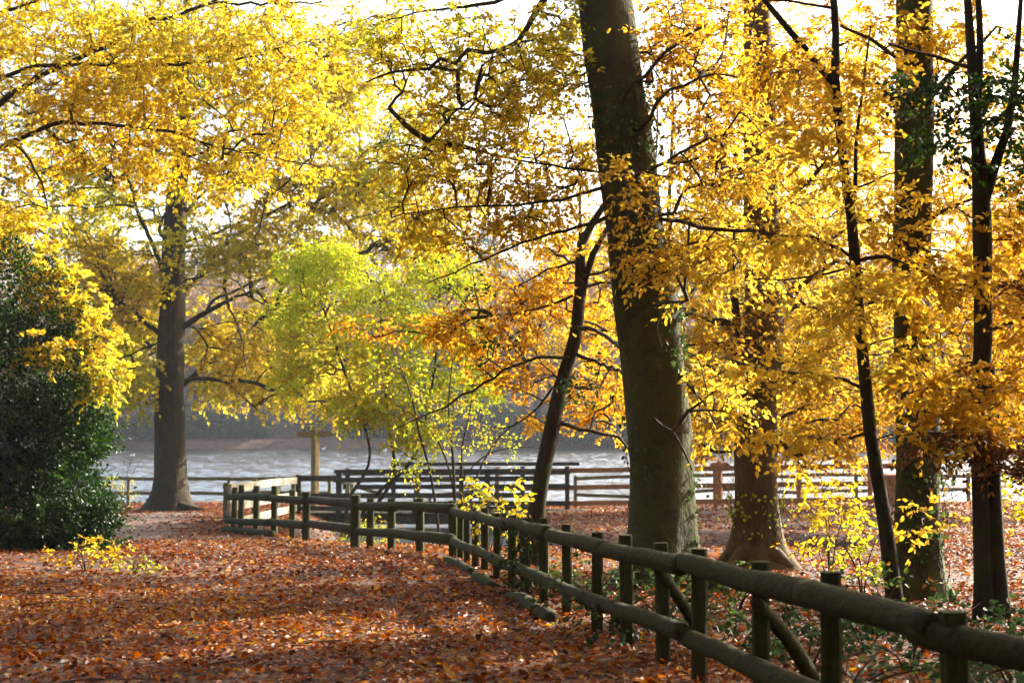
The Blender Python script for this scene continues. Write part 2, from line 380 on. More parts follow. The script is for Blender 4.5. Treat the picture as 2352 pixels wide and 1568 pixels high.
def grow(nodes, plen, targets, step, w=.3, sag=.06):
    """Connects targets to the skeleton; returns paths as node-index lists plus all nodes."""
    N = len(nodes); cap = N + len(targets) * 14
    pos = np.zeros((cap, 3)); pos[:N] = nodes; pl = np.zeros(cap); pl[:N] = plen
    par = np.full(cap, -1); cnt = np.zeros(cap); n = N; paths = []
    d0 = np.min(np.linalg.norm(targets[:, None] - nodes[None], axis=2), axis=1)
    for i in np.argsort(d0):
        t = targets[i]; d = np.linalg.norm(pos[:n] - t, axis=1)
        up = np.clip(pos[:n, 2] - t[2], 0, None)
        j = int(np.argmin(d + w * pl[:n] + .5 * up)); dist = d[j]
        k = int(np.clip(dist / step, 2, 12)); s = np.arange(1, k + 1)[:, None] / k
        q = pos[j] + (t - pos[j]) * s
        q[:, 2] += (np.sin(s[:, 0] * np.pi) * dist * RNG.uniform(-sag, sag * 2.2))
        if k > 2: q[:-1] += RNG.normal(0, .035 * dist / k ** .5, (k - 1, 3))
        pos[n:n + k] = q; pl[n:n + k] = pl[j] + dist * s[:, 0]
        par[n] = j; par[n + 1:n + k] = np.arange(n, n + k - 1)
        paths.append([j] + list(range(n, n + k))); n += k
    for p in paths: cnt[p[-1]] += 1
    for i in range(n - 1, N - 1, -1): cnt[par[i]] += cnt[i]
    return pos[:n], cnt[:n], paths, [p[-1] for p in paths]

def rough_trunk(flare=0., fh=.35, base_z=0., seed=0, amp=.045):
    def fn(pts, th):
        h = pts[..., 2:3] - base_z
        lob = .55 + .45 * np.cos(th * 5 + seed) * np.cos(th * 2 + seed * 2.1) + .25 * np.cos(th * 3 - seed)
        w = 1 + amp * (np.sin(th * 3 + h * 1.1 + seed) + .7 * np.sin(th * 5 - h * 2.1 + seed * 2) + .5 * np.sin(h * 4.3 + th * 2))
        return w + flare * np.exp(-np.clip(h, -.3, 9) / fh) * lob
    return fn

def px_path(pts, Y, step):
    """[(x, y, r_px[, dY])] -> world points and radii, resampled."""
    A = []
    for p in pts:
        yy = Y + (p[3] if len(p) > 3 else 0); w = P(p[0], p[1], yy)
        A.append([*w, p[2] * yy / F])
    A = catmull(A, step); return A[:, :3], np.maximum(A[:, 3], .002)

def build_tree(name, label, Y, base_x, stems, limbs, crowns, bark, cat='tree', group=None, twig_bark=None, flare=0., fh=.35,
               sides=14, roots=(), step=.3, r0=.0035, tube_sides=4, crown_name='crown', wpl=.3):
    base = gp(base_x, Y)
    t = thing(name, base, label, cat, group)
    nodes, plen = [], []
    mb = MB()
    for i, st in enumerate(stems):
        p, r = px_path(st, Y, .22)
        tubes(mb, p[None], r[None], sides, rough_trunk(flare if i == 0 or flare < 1e-6 else flare * .6, fh, base[2], i * 1.3 + Y))
        nodes.append(p); plen.append(.25 * np.abs(p[:, 2] - base[2]))
    for rt in roots:
        pts = [[gp(x, Yr)[0], Yr, gp(x, Yr)[2] + dz, r] for x, Yr, dz, r in rt]; a = catmull(pts, .12)
        tubes(mb, a[None, :, :3], np.maximum(a[None, :, 3], .005), 9, rough_trunk(0, 1, 0, 2.))
    mb.build('trunk', bark, t)
    bb = MB(); tw = twig_bark or bark
    for lb in limbs:
        p, r = px_path(lb, Y, .15)
        p[1:-1] += RNG.normal(0, .012, p[1:-1].shape)
        tubes(bb, p[None], r[None], 7, rough_trunk(0, 1, 0, 1., .06))
        nodes.append(p[1:]); plen.append(.25 * abs(p[0, 2] - base[2]) + .2 * np.arange(1, len(p)) * .15)
    nodes = np.concatenate(nodes); plen = np.concatenate(plen)
    for cr in crowns:
        tg = np.concatenate([blob_points(*b, seed=cr.get('seed', 1.) + .37 * i, shell=cr.get('shell', .45), thr=cr.get('thr', -.25), fq=cr.get('fq', 2.4))
                             for i, b in enumerate(cr['blobs'])])
        pos, cnt, paths, ends = grow(nodes, plen, tg, step, wpl)
        by = {}
        for p in paths: by.setdefault(len(p), []).append(p)
        for k, ps in by.items():
            ii = np.array(ps); rr = np.minimum(r0 * np.maximum(cnt[ii], 1) ** .5, .07)
            rr[:, 0] = rr[:, 1]
            if k > 2: tubes(bb, pos[ii], rr, tube_sides)
            else: tubes(bb, pos[ii], rr, 3)
        order = np.array(ends); prev = np.array([p[-2] for p in paths])
        dirs = norm(pos[order] - pos[prev])
        lf, twp = sprays(pos[order], dirs, cr['leaf'], cr.get('twigs', 4), cr.get('per', 7), cr.get('rad', .5), cr.get('flat', .35), cr.get('wr', .62),
                         seed=cr.get('seed', 1.), tint_c=cr.get('tint', .5), droop=cr.get('droop', .25), face=cr.get('face', .55))
        tr = np.tile(np.array([r0 * .8, r0 * .7, r0 * .55, r0 * .35]), (len(twp), 1))
        tubes(bb, twp, tr, 3)
        T = cr.get('tmpl', T6)
        V, f, nf = leaves(*lf[:5], T)
        mesh_obj(cr.get('name', crown_name), V, f, cr['mat'], t, tint=np.repeat(lf[5], nf), smooth_f=False)
    if bb.n: bb.build('branches', tw, t)
    return t

# ------------------------------------------------------------------ log rail fence beside the path
A0, C1 = np.array([1.656, 4.6]), np.array([-0.87, 21.0])
C2, C3 = np.array([-2.67, 24.5]), np.array([-5.94, 30.0])
def on1(x):
    k = (x - CX) / F; d = C1 - A0; t = (A0[0] - k * A0[1]) / (k * d[1] - d[0]); return A0 + d * t
def seg_pt(a, b, x):
    k = (x - CX) / F; d = b - a; t = (a[0] - k * a[1]) / (k * d[1] - d[0]); return a + d * t
RAIL_TOP, RAIL_LOW = .72, .27
fence = thing('log_fence', (*C1, gz(*C1)), 'weathered log rail fence with mossy posts curving along the leafy path', 'fence')
def fpost(xy, h, w, side, mat=W_POST, yaw=None):
    xy = np.asarray(xy) + side * .10
    z = gz(*xy); m = MB(); a = RNG.uniform(-.25, .25) if yaw is None else yaw
    lean = RNG.normal(0, .012, 2)
    extrude(m, (*xy, z - .25), (xy[0] + lean[0], xy[1] + lean[1], z + h), rsec(w, w, w * .16), (math.sin(a), math.cos(a), 0), .004, 5)
    m.build('post', mat, fence, False)
n1 = np.array([C1[1] - A0[1], -(C1 - A0)[0]]); n1 /= np.linalg.norm(n1)          # to the right of segment one
for x in (2131, 1859, 1700, 1562, 1484, 1407, 1341, 1275, 1226, 1182, 1155, 1121, 1096, 1075, 1058, 1043):
    fpost(on1(x), RAIL_TOP + RNG.uniform(.06, .11), .09, n1)
fpost((2.06, 4.48), .84, .098, n1); fpost((2.5, 3.6), .84, .098, n1)
n2 = np.array([(C2 - C1)[1], -(C2 - C1)[0]]); n2 /= np.linalg.norm(n2)
for x in (1028, 952, 888, 840): fpost(seg_pt(C1, C2, x), RAIL_TOP + RNG.uniform(.1, .15), .12, n2)
n3 = np.array([(C3 - C2)[1], -(C3 - C2)[0]]); n3 /= np.linalg.norm(n3)
for x, w in ((820, .16), (708, .14)): fpost(seg_pt(C2, C3, x), RAIL_TOP + .17, w, -n3 * .2, W_POST)
for x in (662, 623, 582, 546): fpost(seg_pt(C2, C3, x), RAIL_TOP + RNG.uniform(.14, .3), .11, n3)
fpost((-6.05, 30.6), .95, .1, n3)

def log(pts, r0, r1, name='rail', parent=None, mat=W_LOG, seed=0.):
    a = catmull([[*p] for p in pts], .09); n = len(a)
    a[1:-1] += np.cumsum(RNG.normal(0, .0022, (n, 3)), 0)[1:-1] * np.sin(np.linspace(0, np.pi, n))[1:-1, None]
    r = np.linspace(r0, r1, n) * (1 + .025 * np.sin(np.arange(n) * .31 + seed) + .03 * np.exp(-((np.arange(n) % 17) - 8) ** 2 / 3.))
    r[0] *= .86; r[-1] *= .86
    m = MB(); tubes(m, a[None], r[None], 14, rough_trunk(0, 1, 0, seed, .02), caps=True); return m.build(name, mat, parent or fence)
def rail_run(pts2d, h, r0, r1, mat=W_LOG, over=.06):
    P3 = [(p[0], p[1], gz(*p) + h) for p in pts2d]
    for i in range(len(P3) - 1):
        a, b = np.array(P3[i]), np.array(P3[i + 1]); d = (b - a) / np.linalg.norm(b - a)
        n = 4; pts = [a - d * over + (b - a + 2 * d * over) * t for t in np.linspace(0, 1, n)]
        off = RNG.normal(0, .016, 3) * np.array([1, .3, 1])
        log([p + off for p in pts], r0 * 1.10 + RNG.uniform(-.002, .006), r1 * .88 + RNG.uniform(-.004, .004), seed=RNG.uniform(0, 6), mat=mat)
s1 = [np.array([2.5, 3.6]), np.array([1.587, 5.43]), on1(1859), on1(1562), on1(1386), on1(1262), on1(1159), on1(1096), C1]
rail_run(s1, RAIL_TOP, .055, .067); rail_run(s1, RAIL_LOW, .055, .067)
rail_run([C1, seg_pt(C1, C2, 905), C2 + (C1 - C2) * .03], RAIL_TOP, .075, .075); rail_run([C1, C2 + (C1 - C2) * .03], RAIL_LOW, .075, .075)
sA = seg_pt(C2, C3, 704)
rail_run([C2, sA], RAIL_TOP + .02, .075, .075, W_DARK); rail_run([C2, sA], RAIL_LOW + .02, .075, .075, W_DARK)  # dark timber colour stands in for the shade on this stretch
s3 = [sA, seg_pt(C2, C3, 623), C3]
rail_run(s3, RAIL_TOP + .04, .07, .075); rail_run(s3, RAIL_LOW + .03, .07, .07)
for h, top in ((RAIL_TOP + .04, 1118), (RAIL_LOW + .03, 1168)):
    a = np.array([*C3, gz(*C3) + h]); b = P(517, top, 37.5); m_ = P(522, top + 8, 33)
    log([a, m_, b], .075, .07)
for x0, Y0, h0, x1, Y1 in ((1738, 7.35, .62, 1905, 8.1), (1512, 9.3, .62, 1640, 10.3), (2190, 5.25, .6, 2330, 6.2)):
    q = gp(x0, Y0); e = gp(x1, Y1); log([q + [0, .1, h0], (q + e) / 2 + [0, 0, h0 / 2], e - [0, 0, .1]], .04, .042, 'brace', mat=W_POST)
# edging logs half sunk along the foot of the fence
for x0, x1, lab in ((1048, 1108, 'thin edging log half sunk below the fence corner beside the path'),
                    (1117, 1158, 'short stubby edging log lying under the fence by the ivy clad posts'),
                    (1196, 1262, 'mossy edging log with lit top under the fence beside the path'),
                    (1268, 1300, 'edging log nearest the camera, partly buried in brown leaves')):
    a, b = on1(x0) - n1 * .12, on1(x1) - n1 * .12
    m = MB(); p = catmull([[*a, gz(*a) - .01], [*((a + b) / 2), gz(*((a + b) / 2)) + .03], [*b, gz(*b) + .0]], .1)
    tubes(m, p[None], np.full((1, len(p)), .075), 12, rough_trunk(0, 1, 0, x0, .04), caps=True)
    tag(m.build('edging_log', W_POST), lab, 'log', 'edging logs along the fence foot')
a, b = seg_pt(C2, C3, 640) - n3 * .1, C3 - n3 * .1
m = MB(); p = catmull([[*a, gz(*a) + .05], [*((a + b) / 2), gz(*((a + b) / 2)) + .06], [*b, gz(*b) + .08]], .1)
tubes(m, p[None], np.full((1, len(p)), .07), 12, rough_trunk(0, 1, 0, 2, .04), caps=True)
tag(m.build('edging_log', W_LOG), 'long grey edging log at the far end of the log fence', 'log', 'edging logs along the fence foot')

# ------------------------------------------------------------------ lakeside rail fence, footbridge, board fence, new timber fence, signposts
lf = thing('rail_fence', gp(520, 54), 'long grey two rail fence along the lake shore behind the big left tree', 'fence')
lx = np.arange(-24, -1.2, 1.9)
for X in lx:
    z = gz(X, 54); beam('post', (X, 54, z - .3), (X + RNG.normal(0, .012), 54, z + 1.08), .12, .12, W_GREY, lf, (0, 1, 0))
for i in range(len(lx) - 1):
    for h in (1.0, .46):
        a, b = lx[i], lx[i + 1]
        beam('rail', (a + .003, 53.9, gz(a, 54) + h + RNG.normal(0, .012)), (b, 53.9, gz(b, 54) + h + RNG.normal(0, .012)), .05, .13, W_GREY, lf)
lf2 = thing('rail_fence', gp(1700, 50.5), 'grey old rail fence at the water edge behind the orange timber fence', 'fence')
lx = np.arange(2.2, 17, 1.95); YF = 49.6
for X in lx:
    z = gz(X, YF); beam('post', (X, YF, z - .3), (X, YF, z + 1.1), .12, .12, W_GREY, lf2, (0, 1, 0))
for i in range(len(lx) - 1):
    for h in (1.0, .45):
        a, b = lx[i], lx[i + 1]; k = RNG.uniform(-.12, .12)
        beam('rail', (a, YF - .1, gz(a, YF) + h), (b, YF - .1, gz(b, YF) + h + k), .05, .12, W_GREY, lf2)

br = thing('footbridge', (-2.4, 43.8, -1.3), 'dark timber footbridge with handrails crossing the stream before the lake', 'bridge')
DZ = -1.30
m = MB()
for i, X in enumerate(np.arange(-6.3, 2.3, .155)): extrude(m, (X, 42.85, DZ + RNG.normal(0, .004)), (X, 44.95, DZ + RNG.normal(0, .004)), rsec(.14, .05))
m.build('deck', W_DARK, br, False)
for Y in (43.0, 44.8): beam('beam', (-6.3, Y, DZ - .17), (2.3, Y, DZ - .17), .16, .28, W_DARK, br)
def bpost(x, Y, top, w=.15, lean=0., mat=W_DARK):
    X = (x - CX) / F * Y; beam('post', (X, Y, DZ - .3), (X + lean, Y, top), w, w, mat, br, (0, 1, 0))
    return X
for x, tp, ln in ((686, -.13, .02), (780, -.06, 0), (952, -.07, .14), (1120, -.06, 0), (1240, -.05, 0)): bpost(x, 43., tp, .17, ln)
X0, X1, X2 = [(x - CX) / F * 43 for x in (686, 776, 1250)]
beam('handrail', (X1 - .08, 42.95, -.03), (X2, 42.95, -.0), .20, .11, W_DARK, br)
beam('rail', (X0, 42.88, -.24), (X1, 42.88, -.24), .05, .17, W_DARK, br)
beam('rail', (X1 + .002, 42.88, -.29), (X2, 42.88, -.24), .05, .15, W_DARK, br)
beam('rail', (X0, 42.88, -.76), (X2, 42.88, -.74), .05, .15, W_DARK, br)
beam('rail', (X0, 42.88, -1.13), (X2, 42.88, -1.13), .05, .13, W_DARK, br)
for x, tp in ((800, .0), (905, .06), (1060, .06), (1200, .06), (1302, .06)): bpost(x, 44.8, tp, .14)
XA, XB, XC = [(x - CX) / F * 44.8 for x in (790, 900, 1330)]
beam('handrail', (XB, 44.75, .13), (XC, 44.75, .14), .20, .11, W_DARK, br)
for z in (-.12, -.55, -1.08): beam('rail', (XA, 44.68, z - .03), (XC - .3, 44.68, z), .05, .14, W_DARK, br)
# end frame between the two railings, coloured pale for the sun on it
beam('end_board', (X1 + .28, 43.3, -.42), (X1 + .28, 44.6, -.42), .24, .05, W_SUNLIT, br)
for Y in (43.35, 44.5): beam('end_post', (X1 + .28, Y, DZ), (X1 + .28, Y, -.45), .12, .12, W_SUNLIT, br, (0, 1, 0))
beam('ramp_board', (-6.55, 42.9, DZ - .02), (-7.1, 40.6, -1.22), .05, .22, W_SUNLIT, br)

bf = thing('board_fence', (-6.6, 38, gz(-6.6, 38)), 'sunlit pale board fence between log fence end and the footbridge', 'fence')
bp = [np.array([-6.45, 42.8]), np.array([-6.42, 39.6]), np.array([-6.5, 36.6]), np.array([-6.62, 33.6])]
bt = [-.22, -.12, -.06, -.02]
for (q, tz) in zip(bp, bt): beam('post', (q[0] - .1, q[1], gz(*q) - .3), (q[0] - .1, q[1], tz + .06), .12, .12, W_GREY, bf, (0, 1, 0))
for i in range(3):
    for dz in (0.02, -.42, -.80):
        beam('board', (*bp[i], bt[i] + dz - .1), (*(bp[i + 1] + [0, .01]), bt[i + 1] + dz - .1), .03, .20, W_SUNLIT, bf)

nf = thing('timber_fence', gp(1640, 44), 'new orange brown three rail timber fence right of the footbridge', 'fence')
nx_ = [1142, 1302, 1470, 1641, 1832, 1995, 2150]; nY = lambda x: 45.2 - (x - 1140) / 870 * 1.2
nz = lambda x: -.12 + (x - 1140) / 870 * .22
npts = [np.array([(x - CX) / F * nY(x), nY(x)]) for x in nx_]
for x, q in zip(nx_, npts): beam('post', (*q, gz(*q) - .3), (*q, nz(x) + .14), .13, .13, W_NEW, nf, (0, 1, 0))
for i in range(len(nx_) - 1):
    for dz in (0, -.53, -1.02):
        a, b = npts[i], npts[i + 1]
        beam('rail', (a[0], a[1] - .09, nz(nx_[i]) + dz), (b[0] - .002, b[1] - .09, nz(nx_[i + 1]) + dz), .05, .15, W_NEW, nf)

def finger_sign(x, Y, top_y, w, arms, label, mat):
    X = (x - CX) / F * Y; z0 = gz(X, Y); top = P(x, top_y, Y)[2]
    t = thing('finger_post', (X, Y, z0), label, 'signpost')
    m = MB(); extrude(m, (X, Y, z0 - .3), (X, Y, top), rsec(w, w), (math.sin(.75), math.cos(.75), 0), .002, 6); m.build('post', mat, t, False)
    for sx, ln, zc, hh in arms:
        m = MB(); x0 = X + sx * w * .45; x1 = X + sx * ln; h = hh / 2; yv = (Y - .025, Y + .025); V = []
        for yy in yv: V += [(x0, yy, zc - h), (x1 - sx * h, yy, zc - h), (x1, yy, zc), (x1 - sx * h, yy, zc + h), (x0, yy, zc + h)]
        fr, bk = [0, 1, 2, 3, 4], [9, 8, 7, 6, 5]; sd = [[i, (i + 5), (i + 1) % 5 + 5, (i + 1) % 5] for i in range(5)]
        m.add(V, [np.array([fr, bk]), np.array(sd)]); arm = m.build('sign_arm', mat, t, False)
        # two routed lines of lettering too worn to read, kept as shallow raised strokes
        if ln < .5: continue
        arm['_base'] = t['_base']; m = MB()
        for row in (.32, -.28):
            xx = .16
            while xx < ln - .2:
                l = RNG.uniform(.03, .06); m2 = (X + sx * xx, Y - .027, zc + row * hh * .8)
                extrude(m, m2, (m2[0] + sx * l, m2[1], m2[2]), rsec(.006, hh * .22), (0, 0, 1)); xx += l + .018
        m.build('lettering', W_NEW, arm, False)
z_s = P(720, 997, 47)[2]
finger_sign(725, 47, 981, .22, ((-1, .63, z_s, .20), (1, .62, z_s + .02, .19)), 'tall tan wooden finger signpost with two pointed arms before the lake', W_SIGN)
z_s = P(1641, 1068, 47)[2]
finger_sign(1652, 47, 1058, .14, ((-1, .34, z_s, .17), (1, .34, z_s, .17)), 'short brown finger post with stubby arms by the orange timber fence', W_NEW)

bn = thing('litter_bin', gp(2046, 43), 'brown slatted wooden litter bin half hidden right of the slim sapling', 'bin')
X, Y = bn.location.x, bn.location.y; z = bn.location.z
m = MB()
for sx in np.linspace(-.24, .24, 6):
    for yy in (Y - .26, Y + .26): extrude(m, (X + sx, yy, z + .05), (X + sx, yy, z + .85), rsec(.075, .03), (0, 1, 0))
    for xx in (X - .28, X + .28): extrude(m, (xx, Y + sx, z + .05), (xx, Y + sx, z + .85), rsec(.03, .075), (0, 1, 0))
m.build('slat_body', W_NEW, bn, False)
m = MB(); extrude(m, (X - .33, Y, z + .9), (X + .33, Y, z + .9), rsec(.66, .08)); m.build('lid', W_NEW, bn, False)

def gull(x, y, Y, label):
    c = P(x, y, Y); c[2] = WATER_Z + .05
    m = MB(); a = catmull([[c[0] - .22, Y, c[2] + .12], [c[0] - .1, Y, c[2] + .06], [c[0] + .08, Y, c[2] + .05], [c[0] + .17, Y, c[2] + .12], [c[0] + .2, Y, c[2] + .24], [c[0] + .3, Y, c[2] + .25]], .04)
    n = len(a); r = np.interp(np.linspace(0, 1, n), [0, .25, .5, .68, .8, .9, 1], [.01, .1, .12, .07, .045, .05, .008])
    tubes(m, a[None], r[None], 8); m.build
    o = m.build('gull', PALEB); tag(o, label, 'bird', 'gulls on the lake')
PALEB, nt, new, link = new_mat('white_plumage'); o_ = new('ShaderNodeOutputMaterial'); p_ = new('ShaderNodeBsdfPrincipled'); p_.inputs['Base Color'].default_value = (.75, .76, .8, 1); link(p_.outputs[0], o_.inputs[0])
gull(742, 1030, 160, 'tiny white gull on the lake just right of the tall signpost')
gull(882, 1035, 150, 'tiny white gull on the lake below the lime green tree')
gull(303, 1044, 130, 'tiny white gull on the lake left of the big trunk')

# ------------------------------------------------------------------ left side: big sycamore, overhanging tree, holly, hazel
build_tree('sycamore_tree', 'big upright tree with dark furrowed trunk and flared roots by the lake fence', 46.5, 390,
    stems=[[(390, 1182, 50), (390, 1150, 43), (390, 1100, 37), (390, 950, 33), (393, 800, 31), (395, 700, 29), (398, 600, 27), (405, 480, 25), (412, 380, 20), (420, 250, 14), (425, 100, 10), (430, -60, 6)]],
    limbs=[[(420, 750, 8.68), (455, 728, 6.82), (500, 702, 5.58), (545, 682, 3.72), (610, 660, 2.48)], [(470, 722, 4.96), (490, 690, 3.72), (530, 672, 3.1), (600, 640, 1.86)],
           [(385, 775, 6.82), (342, 748, 5.58), (305, 712, 4.34), (268, 690, 2.48)], [(375, 785, 3.1), (330, 800, 2.48), (300, 815, 1.86)],
           [(380, 640, 5.58), (350, 560, 4.96), (318, 490, 4.34), (299, 424, 3.72), (281, 396, 2.48)], [(395, 560, 4.34), (365, 530, 3.72), (385, 480, 2.48)],
           [(408, 520, 4.96), (450, 460, 3.72), (520, 400, 3.1), (600, 330, 1.86)], [(400, 640, 4.96), (450, 640, 3.1), (520, 600, 2.48), (600, 560, 1.86)],
           [(405, 560, 4.34), (480, 540, 3.1), (580, 500, 2.48), (690, 470, 1.24)], [(418, 300, 4.34), (350, 220, 3.1), (270, 160, 1.86)], [(420, 280, 4.34), (500, 190, 3.1), (600, 120, 1.86)],
           [(560, 675, 2.48, -1), (640, 720, 1.86, -1.5), (680, 790, 1.86, -1.5), (690, 880, 1.24, -1.5)], [(520, 695, 2.48, -1), (550, 760, 1.86, -1.5), (565, 850, 1.24, -1.5), (560, 910, 1.24, -1.5)]],
    crowns=[dict(blobs=[(430, 150, 46.5, 5.8, 4, 3.6, 640), (600, 380, 44.3, 3.6, 2.6, 2.2, 190), (260, 470, 47, 2.8, 3, 2.2, 170), (640, 580, 44, 2.4, 2.0, 1.1, 80),
                        (500, 580, 44.2, 1.9, 2.0, 1.4, 80), (300, 640, 46.5, 1.9, 2.2, 1.2, 100), (100, 250, 48, 4, 3, 4, 340), (720, 330, 46, 1.6, 2, 2.2, 90), (270, 760, 47, 1.4, 2, 1.4, 110), (200, 600, 48, 1.4, 2, 1.4, 90), (330, 880, 47.5, .8, 1.2, .7, 30), (830, 440, 46, 1.9, 2, 1.7, 170), (780, 190, 46, 1.6, 2, 1.8, 120), (940, 560, 46, 1.7, 2, 1.0, 100), (970, 330, 46, 1.5, 2, 1.4, 80), (880, 60, 46.5, 1.7, 2, .9, 50), (1060, 620, 46, 1.3, 2, .9, 40)],
                 mat=OLIVE, leaf=.11, wr=.9, tmpl=T8, twigs=4, per=8, rad=.75, seed=2.1, thr=-.30),
            dict(name='lower_crown', blobs=[(640, 770, 48.5, 2.5, 1.6, 1.4, 100), (560, 880, 48.6, 1.6, 1.6, .9, 46), (680, 880, 48.6, 1.4, 1.6, .8, 52), (330, 880, 46, .7, .9, .8, 30), (500, 790, 48.6, 1.0, 1.4, .8, 30), (780, 920, 48.6, .9, 1, .6, 26), (340, 660, 46, .9, 1, .8, 30)],
                 mat=YELLOW, leaf=.125, wr=.9, tmpl=T8, twigs=4, per=8, rad=.6, seed=5.0, thr=-.2, tint=.6, droop=.6)],
    bark=B_OAK, flare=.75, fh=.42, sides=22, step=.5, r0=.008, twig_bark=B_DARK,
    roots=[[(400, 46.1, .25, .18), (440, 45.9, .06, .13), (490, 45.8, -.03, .05)], [(375, 46.1, .25, .16), (340, 46.0, .05, .10), (310, 46, -.03, .04)]])

build_tree('overhanging_tree', 'golden tree leaning in from the left with dark limbs arching across the upper corner', 21, -330,
    stems=[[(-330, 1420, 60), (-325, 1200, 48), (-315, 900, 42), (-300, 600, 38), (-285, 400, 34), (-270, 150, 28), (-250, -200, 20)]],
    limbs=[[(-285, 430, 11.52), (-130, 330, 9.36), (0, 240, 7.2), (50, 200, 6.48), (110, 165, 5.76), (190, 130, 5.76), (270, 92, 5.04), (330, 52, 4.32), (405, 35, 3.6), (520, -10, 2.16)],
           [(-280, 320, 10.08), (-120, 260, 7.2), (0, 184, 5.76), (60, 158, 5.04), (190, 147, 4.32), (330, 152, 3.6), (480, 141, 3.6), (560, 134, 2.88), (665, 105, 1.44)],
           [(-290, 500, 8.64), (-100, 400, 6.48), (30, 328, 5.76), (120, 288, 5.04), (190, 282, 4.32), (300, 292, 3.6), (385, 303, 3.6), (460, 325, 2.88), (560, 350, 2.16), (740, 385, 1.44)],
           [(-270, 150, 7.2), (-100, 80, 5.04), (0, 30, 4.32), (60, 10, 3.6), (140, -20, 2.88)], [(405, 35, 2.88), (500, 6, 2.88), (600, 10, 2.88), (740, 4, 1.44)],
           [(460, 325, 2.16), (510, 365, 1.44), (560, 420, 1.44), (620, 450, 1.08)], [(30, 328, 3.6), (70, 370, 2.88), (95, 420, 2.16), (110, 480, 1.44)]],
    crowns=[dict(blobs=[(150, 60, 21, 1.8, 1.6, .9, 114), (420, 80, 21, 1.8, 1.5, .8, 128), (620, 90, 21, 1.1, 1.2, .7, 67), (200, 240, 21, 1.8, 1.5, .6, 101), (480, 240, 21, 1.7, 1.4, .7, 108), (650, 230, 21, 1.0, 1.2, .7, 48),
                        (350, 370, 21.5, 1.6, 1.3, .5, 67), (90, 400, 21.5, 1.2, 1.2, .7, 60), (600, 390, 21, 1.1, 1.2, .5, 48), (-200, 100, 21, 1.6, 2, 1.5, 81)],
                 mat=YELLOW, leaf=.072, wr=.72, twigs=4, per=9, rad=.42, seed=3.3, thr=-.45, tint=.5, droop=.3)],
    bark=B_DARK, flare=.5, sides=14, r0=.0035)

build_tree('lakeside_tree', 'bright lemon yellow tree on the shore directly behind the big furrowed trunk', 51.5, 402,
    stems=[[(402, 1170, 20), (402, 1000, 17), (404, 700, 13), (408, 400, 8), (412, 150, 4)]],
    limbs=[[(403, 900, 6), (500, 820, 5), (620, 780, 4), (740, 790, 2)], [(404, 700, 6), (520, 560, 5), (680, 460, 4), (860, 400, 2)], [(403, 850, 5), (330, 780, 4), (250, 740, 2)]],
    crowns=[dict(blobs=[(620, 830, 51.5, 2.6, 1.4, 1.5, 120), (500, 760, 51.5, 1.6, 1.4, 1.5, 60), (700, 700, 51.5, 1.8, 1.4, 1.6, 80), (290, 780, 51.5, 1.7, 1.4, 1.9, 80), (770, 880, 51.5, 1.3, 1.2, 1.0, 50), (480, 900, 51.5, .8, 1.0, .8, 24),
                        (880, 330, 51.5, 2.6, 1.6, 3.0, 130), (1000, 470, 51.5, 1.8, 1.5, 1.6, 70), (760, 480, 51.5, 2.2, 1.5, 2.0, 90), (620, 540, 51.5, 2.0, 1.5, 1.5, 70), (720, 160, 51.5, 2.2, 1.6, 2.0, 80), (240, 480, 51.5, 2.2, 1.5, 2.0, 80)],
                 mat=YELLOW, leaf=.125, wr=.85, tmpl=T8, twigs=4, per=8, rad=.75, seed=7.7, thr=-.35, tint=.62, droop=.45)],
    bark=B_DARK, flare=.3, step=.6, r0=.007, sides=10)

HB = thing('holly_bush', gp(70, 24), 'large dark glossy holly bush at the left edge of the path', 'bush')
def shell_bush(blobs, seed, inner=.55):
    out = []
    for (x, y, Y, rx, ry, rz, n) in blobs:
        d = norm(RNG.normal(size=(n, 3))); r = RNG.random((n, 1)) ** .28
        lump = 1 + .16 * wave(d * np.array([rx, ry, rz]) + P(x, y, Y), seed, 3.1)[:, None] + .08 * wave(d * 3, seed, 3)[:, None]
        p = P(x, y, Y) + d * r * lump * np.array([rx, ry, rz]); out.append(np.hstack([p, d]))
    a = np.vstack(out); return a[a[:, 2] > ground_z(a[:, 0], a[:, 1]) + .03]
a = shell_bush([(0, 700, 23.6, 1.2, 1.2, 1.2, 9000), (20, 860, 23.7, 1.6, 1.4, 1.2, 12000), (80, 1010, 24.2, 1.25, 1.2, .9, 9000), (80, 1150, 23.8, 1.35, 1.3, .95, 14000), (150, 1215, 23.8, .75, .8, .5, 4500), (-60, 1200, 23.5, 1.4, 1.2, .9, 7000), (160, 930, 24.2, .75, .8, .55, 3500), (215, 1020, 24.1, .3, .4, .25, 900), (225, 1180, 23.8, .35, .5, .35, 1500), (205, 1255, 23.8, .5, .5, .2, 1400), (150, 800, 24, .4, .5, .4, 1200)], 1.4)
k = len(a); ax = norm(a[:, 3:] + RNG.normal(0, .7, (k, 3))); nr = norm(a[:, 3:] * .7 + np.array([0, 0, .5]) + RNG.normal(0, .55, (k, 3)))
L = RNG.uniform(.05, .085, k); V, f, nf_ = leaves(a[:, :3], ax, nr, L, L * .6, T4)
mesh_obj('foliage', V, f, HOLLY, HB, tint=np.clip(.45 + .3 * wave(a[:, :3], 2., 1.5) + RNG.normal(0, .15, k), 0, 1), smooth_f=False)
sp_ = a[RNG.integers(0, k, 420)]; out_ = sp_[:, 3:] + [0, 0, .35]
lf_, tw_ = sprays(sp_[:, :3], norm(out_), .07, 3, 9, .5, .45, .6, seed=3.1, tint_c=.72, droop=.1, face=.3)
V, f, nf_ = leaves(*lf_[:5], T6); mesh_obj('shoots', V, f, HOLLY, HB, tint=np.repeat(lf_[5], nf_), smooth_f=False)
m = MB()
